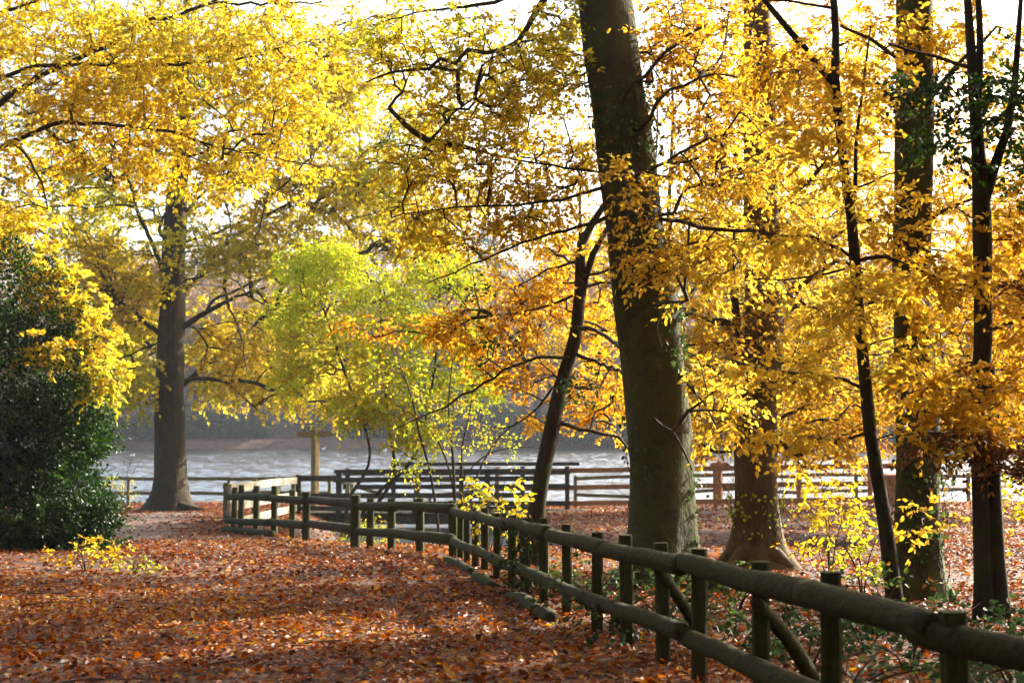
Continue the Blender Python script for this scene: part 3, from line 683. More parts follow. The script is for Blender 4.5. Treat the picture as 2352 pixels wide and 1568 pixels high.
for i in range(26):
    b0 = gp(70 + RNG.uniform(-60, 60), 24 + RNG.uniform(-.3, .3)); e = a[RNG.integers(k), :3]
    p = catmull([b0 - [0, 0, .1], b0 + (e - b0) * .4 + [0, 0, .4], e], .2); tubes(m, p[None], np.linspace(.04, .006, len(p))[None], 5)
m.build('stems', B_GREY, HB)

build_tree('hazel_tree', 'bright yellow young tree draped over the top of the holly bush', 25.3, -60,
    stems=[[(-60, 1280, 14), (-50, 1000, 12), (-40, 750, 10), (-20, 560, 7), (10, 430, 4)], [(-50, 1100, 9), (0, 800, 7), (60, 640, 5), (120, 560, 3)]],
    limbs=[[(-40, 760, 6), (60, 720, 5), (150, 740, 4), (220, 800, 3), (265, 890, 2)], [(-20, 560, 5), (60, 520, 4), (140, 560, 3)]],
    crowns=[dict(blobs=[(40, 540, 24.2, .7, .7, .4, 30), (110, 630, 24.0, .6, .7, .45, 34), (190, 780, 23.8, .6, .6, .5, 38), (250, 880, 23.6, .32, .4, .55, 22), (165, 700, 24, .5, .6, .35, 24), (-30, 520, 24.4, .7, .7, .6, 25), (100, 800, 23.0, .6, .5, .25, 14), (60, 520, 24.5, .6, .6, .5, 22)],
                 mat=YELLOW, leaf=.085, wr=.85, twigs=4, per=8, rad=.36, seed=7., thr=-.6, tint=.62, droop=.5)],
    bark=B_GREY, step=.25)

build_tree('lime_shrub', 'lime green small leaved tree beside the footbridge', 34, 790,
    stems=[[(800, 1232, 5), (900, 1100, 4), (890, 950, 4), (880, 800, 3), (870, 650, 2)], [(800, 1232, 4), (860, 1140, 4), (950, 1050, 4), (990, 900, 3), (1010, 720, 2)], [(795, 1232, 4), (800, 1150, 4), (850, 1040, 3), (790, 850, 3), (740, 700, 2)]],
    limbs=[],
    crowns=[dict(blobs=[(840, 690, 34, 1.9, 2.2, 1.2, 270), (900, 800, 33.6, 1.9, 2.1, 1.1, 250), (720, 720, 34, 1.0, 1.4, .9, 100), (1010, 640, 34, 1.1, 1.4, .8, 110), (960, 900, 33.4, 1.3, 1.4, .9, 110), (830, 930, 33.4, .9, .9, .6, 100), (780, 600, 34, .9, 1, .5, 80), (1000, 1000, 33.2, 1.0, .8, .35, 50), (1070, 760, 33.6, .6, .8, .7, 60), (690, 850, 34, .7, .8, .7, 60), (700, 620, 34, .6, .8, .5, 40), (1090, 900, 33.5, .6, .8, .6, 50)],
                 mat=LIME, leaf=.075, wr=.75, twigs=4, per=8, rad=.5, seed=4.4, thr=-.12, fq=2.8, tint=.36, droop=.35)],
    bark=B_TWIG, step=.3, r0=.0035)

build_tree('twiggy_shrub', 'thin many stemmed shrub with sparse leaves just behind the fence corner', 24, 1030,
    stems=[[(1012, 1265, 3.3), (1002, 1170, 3.3), (985, 1070, 2.75), (962, 990, 2.75), (950, 930, 2.2), (935, 880, 1.65), (900, 800, 1.1), (860, 745, 0.825)],
           [(1050, 1262, 3.85), (1046, 1160, 3.3), (1042, 1080, 3.3), (1036, 1000, 2.75), (1030, 930, 1.65), (1040, 820, 1.1)], [(1056, 1262, 3.3), (1064, 1150, 2.75), (1060, 1040, 2.2), (1078, 950, 1.65), (1090, 860, 1.1)],
           [(1062, 1264, 3.3), (1085, 1130, 2.75), (1110, 1060, 2.2), (1150, 1000, 1.65), (1200, 960, 1.1)], [(1048, 1262, 2.75), (1040, 1120, 2.2), (1010, 1020, 2.2), (960, 960, 1.65), (910, 930, 1.1)]],
    limbs=[[(1060, 1100, 1.65), (1110, 1050, 1.65), (1170, 1030, 1.1), (1230, 1025, 0.825)], [(985, 1070, 1.65), (930, 1040, 1.1), (890, 1020, 0.825)]],
    crowns=[dict(blobs=[(1010, 960, 24, .8, .6, .5, 34), (1090, 900, 24, .6, .6, .5, 24), (930, 860, 24, .6, .5, .4, 20), (1130, 1010, 24, .5, .5, .3, 16), (960, 1060, 24, .5, .5, .25, 12)],
                 mat=LIME, leaf=.05, wr=.7, twigs=4, per=4, rad=.4, seed=9., thr=-.9, tint=.45, flat=.5)],
    bark=B_TWIG, step=.25, r0=.0035, sides=7)

# ------------------------------------------------------------------ right side: beeches, saplings
build_tree('leaning_tree', 'slim dark tree leaning right in front of the lake, orange leaves around it', 20, 1226,
    stems=[[(1226, 1300, 22), (1232, 1200, 20), (1242, 1110, 19), (1268, 980, 18), (1290, 880, 17), (1322, 770, 15), (1332, 650, 13), (1335, 560, 11), (1362, 510, 8), (1392, 465, 7), (1402, 380, 5), (1412, 250, 3)],
           [(1334, 700, 9), (1345, 640, 8), (1362, 585, 8), (1392, 530, 5), (1430, 470, 3)], [(1334, 560, 5), (1332, 450, 3), (1340, 340, 2)]],
    limbs=[[(1276, 968, 5.6), (1330, 984, 4.8), (1380, 993, 4), (1425, 1002, 4), (1450, 1040, 2.4)], [(1325, 752, 5.6, -.1), (1380, 765, 4.8, -.7), (1430, 800, 4.8, -1.9), (1500, 830, 4, -3.9), (1560, 862, 3.2, -4.2), (1620, 930, 2.4, -4.3), (1660, 1010, 1.6, -4.3)],
           [(1318, 810, 4.8), (1380, 835, 4, -.6), (1420, 850, 3.2, -1.6), (1480, 880, 2.4, -3.9)], [(1308, 820, 4, -.1), (1260, 818, 4, -.3), (1200, 832, 3.2, -.4), (1110, 880, 3.2, -.4), (1020, 935, 2.4, -.4), (960, 962, 1.6, -.4), (905, 985, 1.2, -.4)],
           [(1330, 670, 4), (1270, 700, 3.2), (1200, 715, 2.4), (1130, 725, 1.6)], [(1333, 600, 4), (1260, 620, 2.4), (1180, 660, 1.6)], [(1300, 850, 3.2), (1250, 920, 2.4), (1180, 975, 1.6), (1120, 980, 1.2)],
           [(1332, 640, 4), (1390, 620, 3.2, -.5), (1440, 610, 2.4, -1)], [(1340, 660, 4), (1400, 650, 3.2, -.4), (1460, 655, 2.4, -1)]],
    crowns=[dict(blobs=[(1210, 690, 20.3, .8, 1.0, .42, 70), (1130, 760, 20.3, .8, 1.0, .45, 60), (1300, 610, 20.6, .5, .9, .5, 40), (1380, 720, 20.8, .45, .9, .5, 36), (1340, 880, 20.8, .5, .9, .45, 34), (1180, 860, 20.2, .6, .8, .3, 28), (1380, 930, 20.9, .4, .6, .4, 30), (1240, 960, 20.3, .4, .6, .3, 10), (1270, 540, 20.6, .5, .6, .4, 20), (1020, 760, 20.3, .5, .6, .3, 20), (860, 750, 20.5, .5, .4, .2, 10)],
                 mat=ORANGE, leaf=.068, wr=.6, twigs=4, per=8, rad=.40, seed=6.1, thr=-.6, tint=.64),
            dict(name='holly_leaves', blobs=[(1160, 800, 19.6, .7, .5, .3, 14), (1060, 660, 19.8, .5, .4, .35, 12), (1310, 880, 19.5, .4, .4, .3, 8), (1400, 880, 18.5, .5, .4, .4, 12)], mat=HOLLY, leaf=.07, wr=.6, twigs=3, per=3, rad=.25, seed=2.2, thr=-1)],
    bark=B_DARK, twig_bark=B_TWIG, sides=12, flare=.25, step=.2, r0=.0042)

build_tree('beech_tree', 'largest beech with thick leaning greenish trunk right of the path', 16.1, 1520,
    stems=[[(1522, 1352, 104), (1519, 1290, 84), (1518, 1220, 77), (1513, 1000, 73), (1484, 700, 71), (1456, 500, 67), (1434, 300, 65), (1408, 150, 64), (1386, 0, 63), (1362, -200, 58), (1330, -700, 44), (1315, -1300, 20)]],
    limbs=[[(1372, -150, 13), (1290, -60, 10), (1235, 25, 7), (1190, 98, 6), (1120, 119, 5), (1070, 114, 5), (1045, 145, 5), (1010, 133, 5), (985, 156, 4), (900, 164, 3), (840, 190, 1.5)],
           [(1425, 400, 3.5, .2), (1330, 390, 3, .6), (1200, 368, 2.5, .7), (1100, 348, 4, .7), (1030, 332, 9, .6), (985, 326, 8, .4), (950, 300, 7, .4), (928, 282, 6, .4), (893, 248, 5, .4)],
           [(985, 326, 4, .4), (1020, 280, 3, .3), (1090, 225, 2, .2)], [(1440, 480, 6), (1330, 520, 4), (1200, 560, 3), (1080, 610, 2), (980, 650, 1.5)], [(1430, 420, 5), (1320, 450, 4), (1180, 470, 3), (1020, 480, 2), (900, 500, 1.5)],
           [(1420, 240, 7, -.3), (1480, 170, 5, -.6), (1530, 120, 4, -.8), (1620, 60, 3, -.8)], [(1465, 300, 6, -.3), (1540, 210, 4, -.6), (1640, 170, 3, -.8)], [(1450, 420, 6, -.3), (1530, 370, 4, -.7), (1640, 310, 3, -.9)],
           [(1480, 500, 5, -.3), (1560, 510, 5, -1), (1640, 525, 5, -1.5), (1740, 530, 4, -1.5)], [(1490, 700, 4, -.4), (1580, 690, 3, -1)], [(1410, 560, 5, -.3), (1440, 500, 4, -.6), (1450, 400, 3, -.6), (1440, 330, 2, -.6)],
           [(1500, 960, 4, -.5), (1560, 1010, 3, -.8), (1590, 1080, 2, -.8)], [(1372, -120, 10), (1250, -40, 6), (1100, 10, 4), (950, 30, 2)]],
    crowns=[dict(name='upper_crown', blobs=[(1300, -1330, 16, 5, 5, 3.2, 200)], mat=GOLD, leaf=.13, wr=.7, twigs=4, per=10, rad=.7, seed=1.1, thr=-.7, tint=.5),  # unseen crown above the frame, added to block skylight from overhead
            dict(blobs=[(1150, 90, 16.3, 1.0, 1.2, .42, 55), (1010, 60, 16.3, .8, 1.0, .35, 28), (1260, 190, 16.4, .7, 1.1, .55, 60), (1130, 250, 16.6, .7, 1, .4, 34), (1270, 380, 16.6, .6, 1, .45, 42), (1150, 420, 16.6, .8, 1, .3, 40), (1020, 400, 16.6, .6, .8, .3, 20), (1200, 500, 16.6, .8, 1, .25, 34), (1060, 560, 16.6, .6, .8, .2, 16), (960, 170, 16.5, .6, .7, .25, 24), (880, 120, 16.5, .5, .7, .3, 22), (920, 380, 16.6, .6, .7, .35, 26), (960, 500, 16.6, .6, .7, .25, 26), (1060, 170, 16.8, .7, .8, .4, 34), (1220, 300, 17, .6, .8, .5, 34), (1000, 290, 16.8, .5, .7, .4, 22), (1100, 340, 15.9, .6, .3, .2, 20), (1300, 60, 16.5, .5, 1, .5, 30)],
                 mat=YELLOW, leaf=.068, wr=.60, twigs=4, per=7, rad=.40, seed=8.2, thr=-.55, tint=.6, flat=.3),
            dict(name='right_crown', blobs=[(1620, 130, 16, .9, 1.3, .8, 110), (1660, 380, 16, .8, 1.2, .7, 100), (1590, 560, 15.6, .6, .7, .45, 40), (1650, 620, 15, .7, .8, .4, 56), (1500, 470, 14.9, .4, .3, .2, 8), (1500, 640, 14.8, .45, .3, .4, 9), (1430, 400, 14.9, .3, .3, .15, 7), (1640, 900, 15.6, .35, .5, .5, 24)],
                 mat=GOLD, leaf=.069, wr=.58, twigs=4, per=8, rad=.38, seed=1.2, thr=-.55, tint=.6, face=.3)],
    bark=B_BEECH, twig_bark=B_TWIG, flare=.38, fh=.30, sides=28, step=.2, r0=.0042, wpl=.2,
    roots=[[(1570, 15.75, .30, .16), (1620, 15.5, .10, .10), (1672, 15.3, -.02, .05)], [(1470, 15.8, .22, .15), (1430, 15.6, .03, .07), (1400, 15.5, -.05, .04)]])

build_tree('beech_tree', 'brown barked beech with flared foot standing in lit leaves right of the largest beech', 19, 1740,
    stems=[[(1738, 1312, 82), (1738, 1260, 62), (1738, 1180, 50), (1738, 1000, 48), (1750, 850, 46), (1755, 720, 44), (1750, 600, 41), (1746, 400, 38), (1742, 150, 34), (1740, -120, 28), (1738, -600, 20), (1740, -1000, 9)]],
    limbs=[[(1735, 860, 22), (1705, 790, 19), (1680, 750, 14), (1630, 735, 8), (1560, 720, 4)], [(1722, 960, 18), (1700, 900, 16), (1692, 800, 13), (1690, 700, 10), (1670, 560, 6)],
           [(1765, 700, 10), (1830, 660, 7), (1920, 600, 4)], [(1760, 500, 9), (1840, 430, 6), (1930, 340, 3)], [(1730, 400, 8), (1660, 320, 5), (1600, 220, 3)], [(1750, 220, 8), (1850, 150, 5), (1960, 90, 3)]],
    crowns=[dict(name='upper_crown', blobs=[(1720, -1060, 19, 4.5, 4.5, 3.2, 110)], mat=GOLD, leaf=.13, wr=.7, twigs=4, per=10, rad=.7, seed=2.1, thr=-.7, tint=.5),  # out-of-frame crown top, added to keep skylight off the ground
            dict(blobs=[(1640, 780, 19, .9, 1.2, .7, 85), (1850, 760, 19.5, .9, 1.2, .7, 85), (1640, 930, 19.3, .6, 1, .5, 50), (1860, 930, 19.5, .8, 1.2, .45, 60), (1680, 520, 19.6, 1.0, 1.0, .8, 110), (1870, 500, 19.5, .9, 1.3, .8, 85), (1750, 250, 19.3, 1.3, 1.2, .8, 120), (1640, 60, 19, 1.1, 1.4, .7, 80), (1870, 120, 19, .9, 1.3, .7, 70), (1890, 300, 19, .7, 1.2, .5, 40), (1770, 640, 18.3, .4, .3, .2, 8), (1610, 1010, 19.5, .4, .6, .35, 20), (1850, 1030, 19.5, .8, .9, .3, 36), (2000, 960, 19.5, .8, .9, .5, 50), (1980, 700, 19.8, .6, 1, .7, 50)],
                 mat=GOLD, leaf=.066, wr=.60, twigs=4, per=9, rad=.44, seed=5.5, thr=-.5, tint=.5)],
    bark=B_BROWN, twig_bark=B_TWIG, flare=.5, fh=.32, sides=24, step=.25, r0=.0048,
    roots=[[(1770, 18.7, .22, .13), (1810, 18.6, .05, .07), (1845, 18.6, -.03, .03)], [(1705, 18.7, .22, .12), (1670, 18.6, .03, .06)]])

build_tree('sapling_tree', 'thin dark forked sapling leaning left between the two right hand beeches', 13.5, 2056,
    stems=[[(2058, 1400, 19), (2040, 1250, 17), (2022, 1130, 16), (2000, 1000, 15), (1988, 880, 14), (1975, 750, 13), (1965, 620, 13), (1955, 500, 12), (1940, 400, 11), (1928, 290, 11), (1918, 190, 11), (1920, 80, 9), (1914, -20, 8), (1910, -150, 6)],
           [(1919, 195, 9), (1882, 152, 9), (1830, 90, 8), (1780, 30, 7), (1740, -20, 6), (1700, -80, 4)], [(1955, 520, 5), (1965, 420, 5), (1966, 330, 4), (1985, 180, 3), (2000, 60, 2)]],
    limbs=[[(1955, 508, 5), (1980, 507, 5), (2002, 504, 4)], [(1966, 600, 5), (1990, 588, 5), (2035, 592, 5), (2090, 615, 4), (2140, 650, 4), (2220, 668, 3)], [(1966, 600, 4), (1900, 560, 4), (1860, 543, 4), (1790, 541, 3), (1700, 530, 2)],
           [(1968, 610, 3), (1900, 625, 3), (1800, 645, 2), (1740, 640, 1.5)], [(1987, 895, 4), (1940, 872, 4), (1860, 860, 3), (1760, 850, 3), (1660, 820, 2)], [(2002, 990, 4), (1940, 1008, 3), (1850, 1002, 3), (1720, 985, 2), (1620, 950, 1.5)],
           [(1918, 20, 4), (1850, 10, 3), (1760, 0, 3)], [(1945, 440, 3), (2040, 400, 2), (2120, 380, 1.5)], [(1980, 800, 3), (2060, 770, 2), (2150, 780, 1.5)]],
    crowns=[dict(blobs=[(1800, 560, 13.2, .55, .5, .14, 26), (2080, 640, 13.2, .5, .5, .16, 26), (1800, 860, 13.2, .6, .5, .16, 24), (1790, 1000, 13.2, .6, .5, .14, 22), (1890, 330, 13.2, .5, .5, .3, 26), (2020, 200, 13.3, .45, .5, .3, 22), (1830, 150, 13.3, .5, .5, .3, 22), (2060, 820, 13.2, .4, .5, .3, 20), (1930, 700, 13.0, .5, .5, .25, 22), (1980, 440, 13, .3, .3, .25, 10)],
                 mat=GOLD, leaf=.074, wr=.58, twigs=4, per=6, rad=.32, seed=3.9, thr=-.8, tint=.55, face=.25, droop=.4)],
    bark=B_DARK, twig_bark=B_TWIG, sides=10, step=.16, r0=.0022, flare=.2)

build_tree('beech_tree', 'straight dark beech trunk with ivy at its foot, between forked sapling and twin stems', 14.7, 2112,
    stems=[[(2114, 1384, 66), (2112, 1330, 55), (2110, 1200, 50), (2108, 1000, 49), (2098, 800, 46), (2094, 600, 43), (2099, 400, 43), (2101, 200, 43), (2103, 0, 41), (2105, -150, 38), (2110, -800, 26), (2110, -1500, 12)]],
    limbs=[[(2120, 520, 6), (2190, 470, 4), (2280, 440, 3)], [(2085, 700, 5, -.2), (2020, 690, 4, -.5), (1940, 720, 3, -.6)], [(2120, 250, 7, -.2), (2190, 160, 5, -.5), (2290, 60, 3, -.6)], [(2085, 150, 6, -.2), (2000, 90, 4, -.5), (1930, 60, 3, -.6)], [(2125, 870, 5, -.3), (2200, 850, 3, -.8), (2300, 800, 2, -1)]],
    crowns=[dict(name='upper_crown', blobs=[(2150, -1560, 14.5, 4.5, 4.5, 3.2, 330)], mat=GOLD, leaf=.13, wr=.7, twigs=4, per=10, rad=.7, seed=3.1, thr=-.7, tint=.5),  # unseen top of this beech, put in to shade from above
            dict(blobs=[(2190, 470, 14.6, .7, .8, .6, 44), (2010, 90, 14.6, .6, .8, .5, 40), (2190, 80, 14.6, .6, .8, .5, 40), (2310, 330, 15.2, .5, .8, .7, 34), (2010, 330, 15.2, .4, .7, .6, 30), (2330, 120, 15.2, .4, .7, .4, 16), (2290, 640, 14.8, .6, .8, .6, 44), (2200, 780, 14.0, .5, .5, .5, 36), (2120, 880, 13.6, .45, .3, .3, 16), (2060, 520, 14.2, .4, .4, .4, 24), (2330, 820, 14.5, .4, .6, .6, 30), (2130, 1180, 13.8, .25, .2, .2, 6), (2110, 660, 13.8, .35, .2, .3, 14)],
                 mat=GOLD, leaf=.068, wr=.58, twigs=4, per=7, rad=.36, seed=1.9, thr=-.7, tint=.5, face=.3)],
    bark=B_BEECH, twig_bark=B_TWIG, flare=.35, fh=.25, sides=20, step=.18, r0=.0025)

build_tree('twin_stem_tree', 'dark tree with two close parallel stems near the right edge', 12.4, 2280,
    stems=[[(2262, 1432, 24), (2256, 1250, 20), (2250, 1050, 19), (2248, 930, 18), (2258, 800, 21), (2258, 650, 21), (2256, 500, 21), (2250, 380, 17), (2240, 250, 14), (2230, 120, 11), (2222, 0, 9), (2215, -120, 8)],
           [(2302, 1432, 22), (2290, 1300, 19), (2282, 1100, 17), (2278, 950, 17), (2270, 840, 14)], [(2262, 460, 12), (2285, 380, 12), (2312, 305, 10), (2330, 200, 8), (2342, 40, 6), (2352, -100, 4)], [(2245, 260, 9), (2252, 100, 8), (2244, -60, 7)]],
    limbs=[[(2250, 660, 5), (2180, 650, 4), (2100, 610, 3), (2010, 585, 2)], [(2268, 760, 5), (2340, 730, 4), (2440, 690, 3)], [(2248, 1010, 5), (2180, 1000, 4), (2090, 990, 3), (2010, 1010, 2)], [(2285, 1020, 5), (2350, 1035, 4), (2440, 1060, 3)], [(2258, 160, 5), (2150, 130, 4), (2040, 100, 3)],
           [(2320, 260, 4), (2380, 180, 3), (2440, 120, 2)], [(2250, 900, 4), (2160, 890, 3), (2080, 905, 2)]],
    crowns=[dict(blobs=[(2200, 640, 12.2, .45, .4, .18, 22), (2200, 900, 12, .4, .4, .3, 24), (2330, 900, 12.2, .3, .4, .4, 22), (2250, 1000, 11.8, .4, .3, .2, 16), (2320, 520, 12.4, .35, .4, .4, 22), (2130, 950, 12, .3, .3, .3, 14), (2330, 720, 12.2, .3, .4, .3, 16)],
                 mat=GOLD, leaf=.072, wr=.6, twigs=4, per=6, rad=.3, seed=2.7, thr=-1, tint=.4, face=.25, droop=.4),
            dict(name='dead_leaves', blobs=[(2180, 1010, 12, .42, .35, .07, 18), (2320, 1040, 12, .4, .35, .09, 22), (2320, 660, 12.3, .3, .3, .12, 10), (2330, 1080, 12.1, .3, .3, .06, 8)], mat=BROWNL, leaf=.055, wr=.55, twigs=4, per=8, rad=.22, seed=3., thr=-1, droop=.6),
            dict(name='green_leaves', blobs=[(2120, 190, 12.2, .3, .35, .2, 16), (2230, 250, 12.3, .5, .5, .35, 30), (2340, 220, 12.4, .35, .5, .5, 28), (2180, 330, 12.2, .35, .3, .14, 12), (2330, 400, 12.4, .3, .4, .3, 14)], mat=HOLLY, leaf=.062, wr=.6, twigs=4, per=7, rad=.30, seed=4., thr=-1, tint=.75)],
    bark=B_DARK, twig_bark=B_TWIG, flare=.25, fh=.2, sides=14, step=.15, r0=.002)

# background trees on the right bank, before the lake
BGT = [('tall golden background tree behind the largest beech', 1535, 42, 9, [(1620, 620, 42.1, 3.59, 2.16, 2.48, 333), (1560, 880, 40.7, 2.07, 1.80, 1.24, 130), (1700, 850, 40.7, 1.93, 1.80, 1.38, 130)], GOLD, 9.1, .7),
       ('pale yellow background tree seen between forked sapling and brown barked beech', 1742, 47, 9, [(1880, 760, 47.4, 3.31, 2.34, 2.21, 333), (1850, 940, 46, 2.76, 2.16, 0.97, 145), (1900, 500, 47.4, 3.31, 2.52, 2.76, 348), (1850, 200, 47.4, 3.59, 2.52, 3.17, 130)], YELLOW, 4.2, .55),
       ('orange background tree behind the straight dark beech trunk', 2112, 44.5, 9, [(2200, 640, 44.7, 3.31, 2.52, 2.76, 348), (2120, 900, 43.4, 2.76, 2.16, 1.24, 159), (2250, 880, 43.4, 2.21, 1.80, 1.24, 116), (2180, 380, 44.7, 3.04, 2.34, 1.93, 70), (2060, 250, 44.7, 2.48, 2.16, 2.76, 80)], ORANGE, 6.7, .6),
       ('copper background tree at the far right edge behind the twin stems', 2420, 39, 10, [(2380, 700, 39.4, 2.21, 1.98, 2.48, 159), (2400, 950, 38.1, 2.07, 1.98, 0.97, 87), (2420, 480, 39.4, 2.21, 1.80, 1.38, 72)], ORANGE, 2.9, .4),
       ('slim amber background tree in front of the lake left of the leaning tree foliage', 1500, 48, 5, [(1350, 760, 50, 1.79, 1.35, 1.38, 79), (1400, 560, 50, 2.21, 1.35, 1.79, 87), (1420, 900, 49.4, 1.38, 1.08, 0.97, 58), (1370, 300, 50, 2.07, 1.35, 2.21, 40)], ORANGE, 3.7, .7)]
for lab, bx, Y, r, blobs, mt, sd, tc in BGT:
    gy = 965 + (EYE - gp(bx, Y)[2]) * F / Y
    build_tree('background_tree', lab, Y, bx, stems=[[(bx, gy + 8, r * 1.4), (bx + 3, gy - 60, r), (bx + 8, 800, r * .85), (bx, 550, r * .6), (bx + 10, 250, r * .4), (bx, 0, r * .2)]], limbs=[],
        crowns=[dict(blobs=blobs, mat=mt, leaf=.105, wr=.64, twigs=4, per=11, rad=.75, seed=sd, thr=-.45, tint=tc, face=.35)], bark=B_DARK, twig_bark=B_TWIG, sides=10, flare=.3, step=.5, r0=.008, group='golden trees behind the right hand trunks')

# unseen trees added out of frame, behind and to both sides, to block skylight
def make_shade_tree():
    t = thing('shade_tree', (0, 0, 0), 'unseen tall leafy tree of the wood, added out of view for its shade', 'tree', 'unseen shade trees around the photographer')
    p = catmull([(0, 0, -.5), (.1, 0, 4), (-.1, .2, 9), (0, 0, 15)], .6); m = MB()
    tubes(m, p[None], np.linspace(.32, .06, len(p))[None], 12, rough_trunk(.5, .4, 0, 1.)); m.build('trunk', B_BEECH, t)
    d = norm(RNG.normal(size=(170, 3))) * RNG.random((170, 1)) ** .4; tg = np.array([0, 0, 9.5]) + d * [4.4, 4.4, 6.2]
    pos, cnt, paths, ends = grow(p, .2 * p[:, 2], tg, .9); m = MB()
    for q in paths: tubes(m, pos[np.array(q)][None], (.02 * np.maximum(cnt[q], 1) ** .5)[None], 4)
    m.build('branches', B_DARK, t)
    c = np.repeat(pos[ends], 60, 0) + RNG.normal(0, .55, (170 * 60, 3)); k = len(c); L = RNG.uniform(.14, .24, k)
    V, f, nf = leaves(c, norm(RNG.normal(size=(k, 3))), norm(RNG.normal(size=(k, 3)) + [0, 0, .4]), L, L * .7, T4)
    mesh_obj('crown', V, f, GOLD, t, tint=np.clip(RNG.normal(.5, .2, k), 0, 1), smooth_f=False); return t
WT = make_shade_tree()
def place_tree(i, X, Y):
    o = WT if i == 0 else WT.copy()
    if i:
        COL.objects.link(o)
        for ch in WT.children: c = ch.copy(); COL.objects.link(c); c.parent = o
    o.location = (X, Y, gz(X, Y)); o.rotation_euler = (0, 0, i * 1.9); s = .9 + .2 * ((i * 7) % 5) / 4; o.scale = (s, s, s)
for i, (X, Y) in enumerate([(-4, -7), (3, -6), (-10, -4), (9, -5), (-13, 3), (-14.5, 10), (-18, 17), (10.5, 4), (12, 10), (15.5, 15.5), (-8, -14), (0, -14), (8, -14), (17, -6), (-18, -9), (18, 4), (-21, 6), (-4.5, -1.5), (4.5, -1.8), (-1, -3.5), (-7.5, 1.5), (7.5, 1.0), (-5, -21), (5, -21), (-14, -20), (14, -20), (-24, -4), (-23, -16), (24, -14), (24, -2), (-26, 14), (-10, -9), (11, -10), (4, -10.5), (-3, -10), (-15, -3), (14, -1), (-19, 1), (10.4, 14.6), (8.8, 9.3), (-7.5, 6), (-9, 12.5), (6.8, 4.2), (0.5, -1.8), (-4.2, -.6)]): place_tree(i, X, Y)

# ------------------------------------------------------------------ saplings, ivy, brambles
def bushlet(name, label, cat, x, Y, h, spread, n, mat, leaf, seed, group=None, per=5, tint=.5, wr=.65, stemn=4, twigs=3, bark=B_TWIG, rad=.22):
    base = gp(x, Y); t = thing(name, base, label, cat, group); tg = []; nodes = []; m = MB()
    for i in range(stemn):
        e = base + np.array([RNG.uniform(-1, 1) * spread, RNG.uniform(-.7, .7) * spread, h * RNG.uniform(.6, 1)])
        p = catmull([base - [0, 0, .1], base + (e - base) * np.array([.3, .3, .5]), e], .1); tubes(m, p[None], np.linspace(.010, .003, len(p))[None], 5); nodes.append(p[1:])
    nodes = np.concatenate(nodes); c = base + np.array([0, 0, h * .62])
    tg = c + norm(RNG.normal(size=(n, 3))) * RNG.random((n, 1)) ** .5 * np.array([spread, spread * .8, h * .42]); tg[:, 2] = np.maximum(tg[:, 2], base[2] + .05)
    pos, cnt, paths, ends = grow(nodes, np.zeros(len(nodes)), tg, .12, .2)
    for p in paths: tubes(m, pos[np.array(p)][None], np.full((1, len(p)), .0025), 3)
    dirs = norm(pos[ends] - pos[[p[-2] for p in paths]])
    lf, tw = sprays(pos[ends], dirs, leaf, twigs, per, rad, .4, wr, seed=seed, tint_c=tint, droop=.3, face=.4)
    tubes(m, tw, np.tile([.002, .0018, .0015, .001], (len(tw), 1)), 3)
    V, f, nf = leaves(*lf[:5], T6); mesh_obj('leaves', V, f, mat, t, tint=np.repeat(lf[5], nf), smooth_f=False); m.build('stems', bark, t); return t

bushlet('sapling', 'small yellow leaved sapling sprouting from leaf litter at the foot of the holly bush', 'sapling', 205, 18.6, .42, .5, 22, YELLOW, .06, 1., per=4, tint=.5)
bushlet('sapling', 'low yellow green seedling at the path edge right of the holly bush', 'sapling', 310, 17.8, .22, .3, 9, YELLOW, .055, 1.7, per=4, tint=.85)
bushlet('sapling', 'yellow leaved sapling poking through the log fence beside the leaning tree', 'sapling', 1140, 18.5, 1.3, .45, 34, YELLOW, .075, 2., per=4, tint=.7)
bushlet('sapling', 'yellow leaved sapling in lit leaves between brown barked beech and forked sapling', 'sapling', 1900, 16.6, 1.35, .55, 60, YELLOW, .062, 3., per=4, tint=.6)
bushlet('sapling', 'wispy yellow green sapling right of the twin stems', 'sapling', 2350, 13.5, 1.5, .5, 50, OLIVE, .06, 3.6, per=4, tint=.6)
bushlet('small_bush', 'small pale leaved bush just behind the dark rails of the log fence', 'bush', 845, 26.4, .75, .55, 44, LIME, .045, 4., per=4, tint=.3)
bushlet('small_bush', 'yellow bush on the lake bank behind the footbridge rail', 'bush', 845, 46.5, 1.0, 1.0, 50, YELLOW, .08, 5., per=6, tint=.8)
bushlet('small_bush', 'low yellow bush on the shore left of the big trunk', 'bush', 265, 52.5, 1.1, .9, 26, YELLOW, .08, 5.5, per=4, tint=.8)
bushlet('small_bush', 'green bush hanging over the stream under the footbridge', 'bush', 815, 40.8, .7, .6, 30, LIME, .06, 5.2, per=5, tint=.7)
bushlet('sapling', 'pale twiggy sapling at the foot of the forked sapling', 'sapling', 1975, 14.9, .8, .35, 30, LIME, .05, 6., per=4, tint=.4)
bushlet('sapling', 'bare dead sapling with pale twigs by the lake left of the big trunk', 'sapling', 285, 49, 3.2, 1.6, 60, BROWNL, .03, 6.6, per=1, stemn=7, bark=B_GREY, rad=.5)

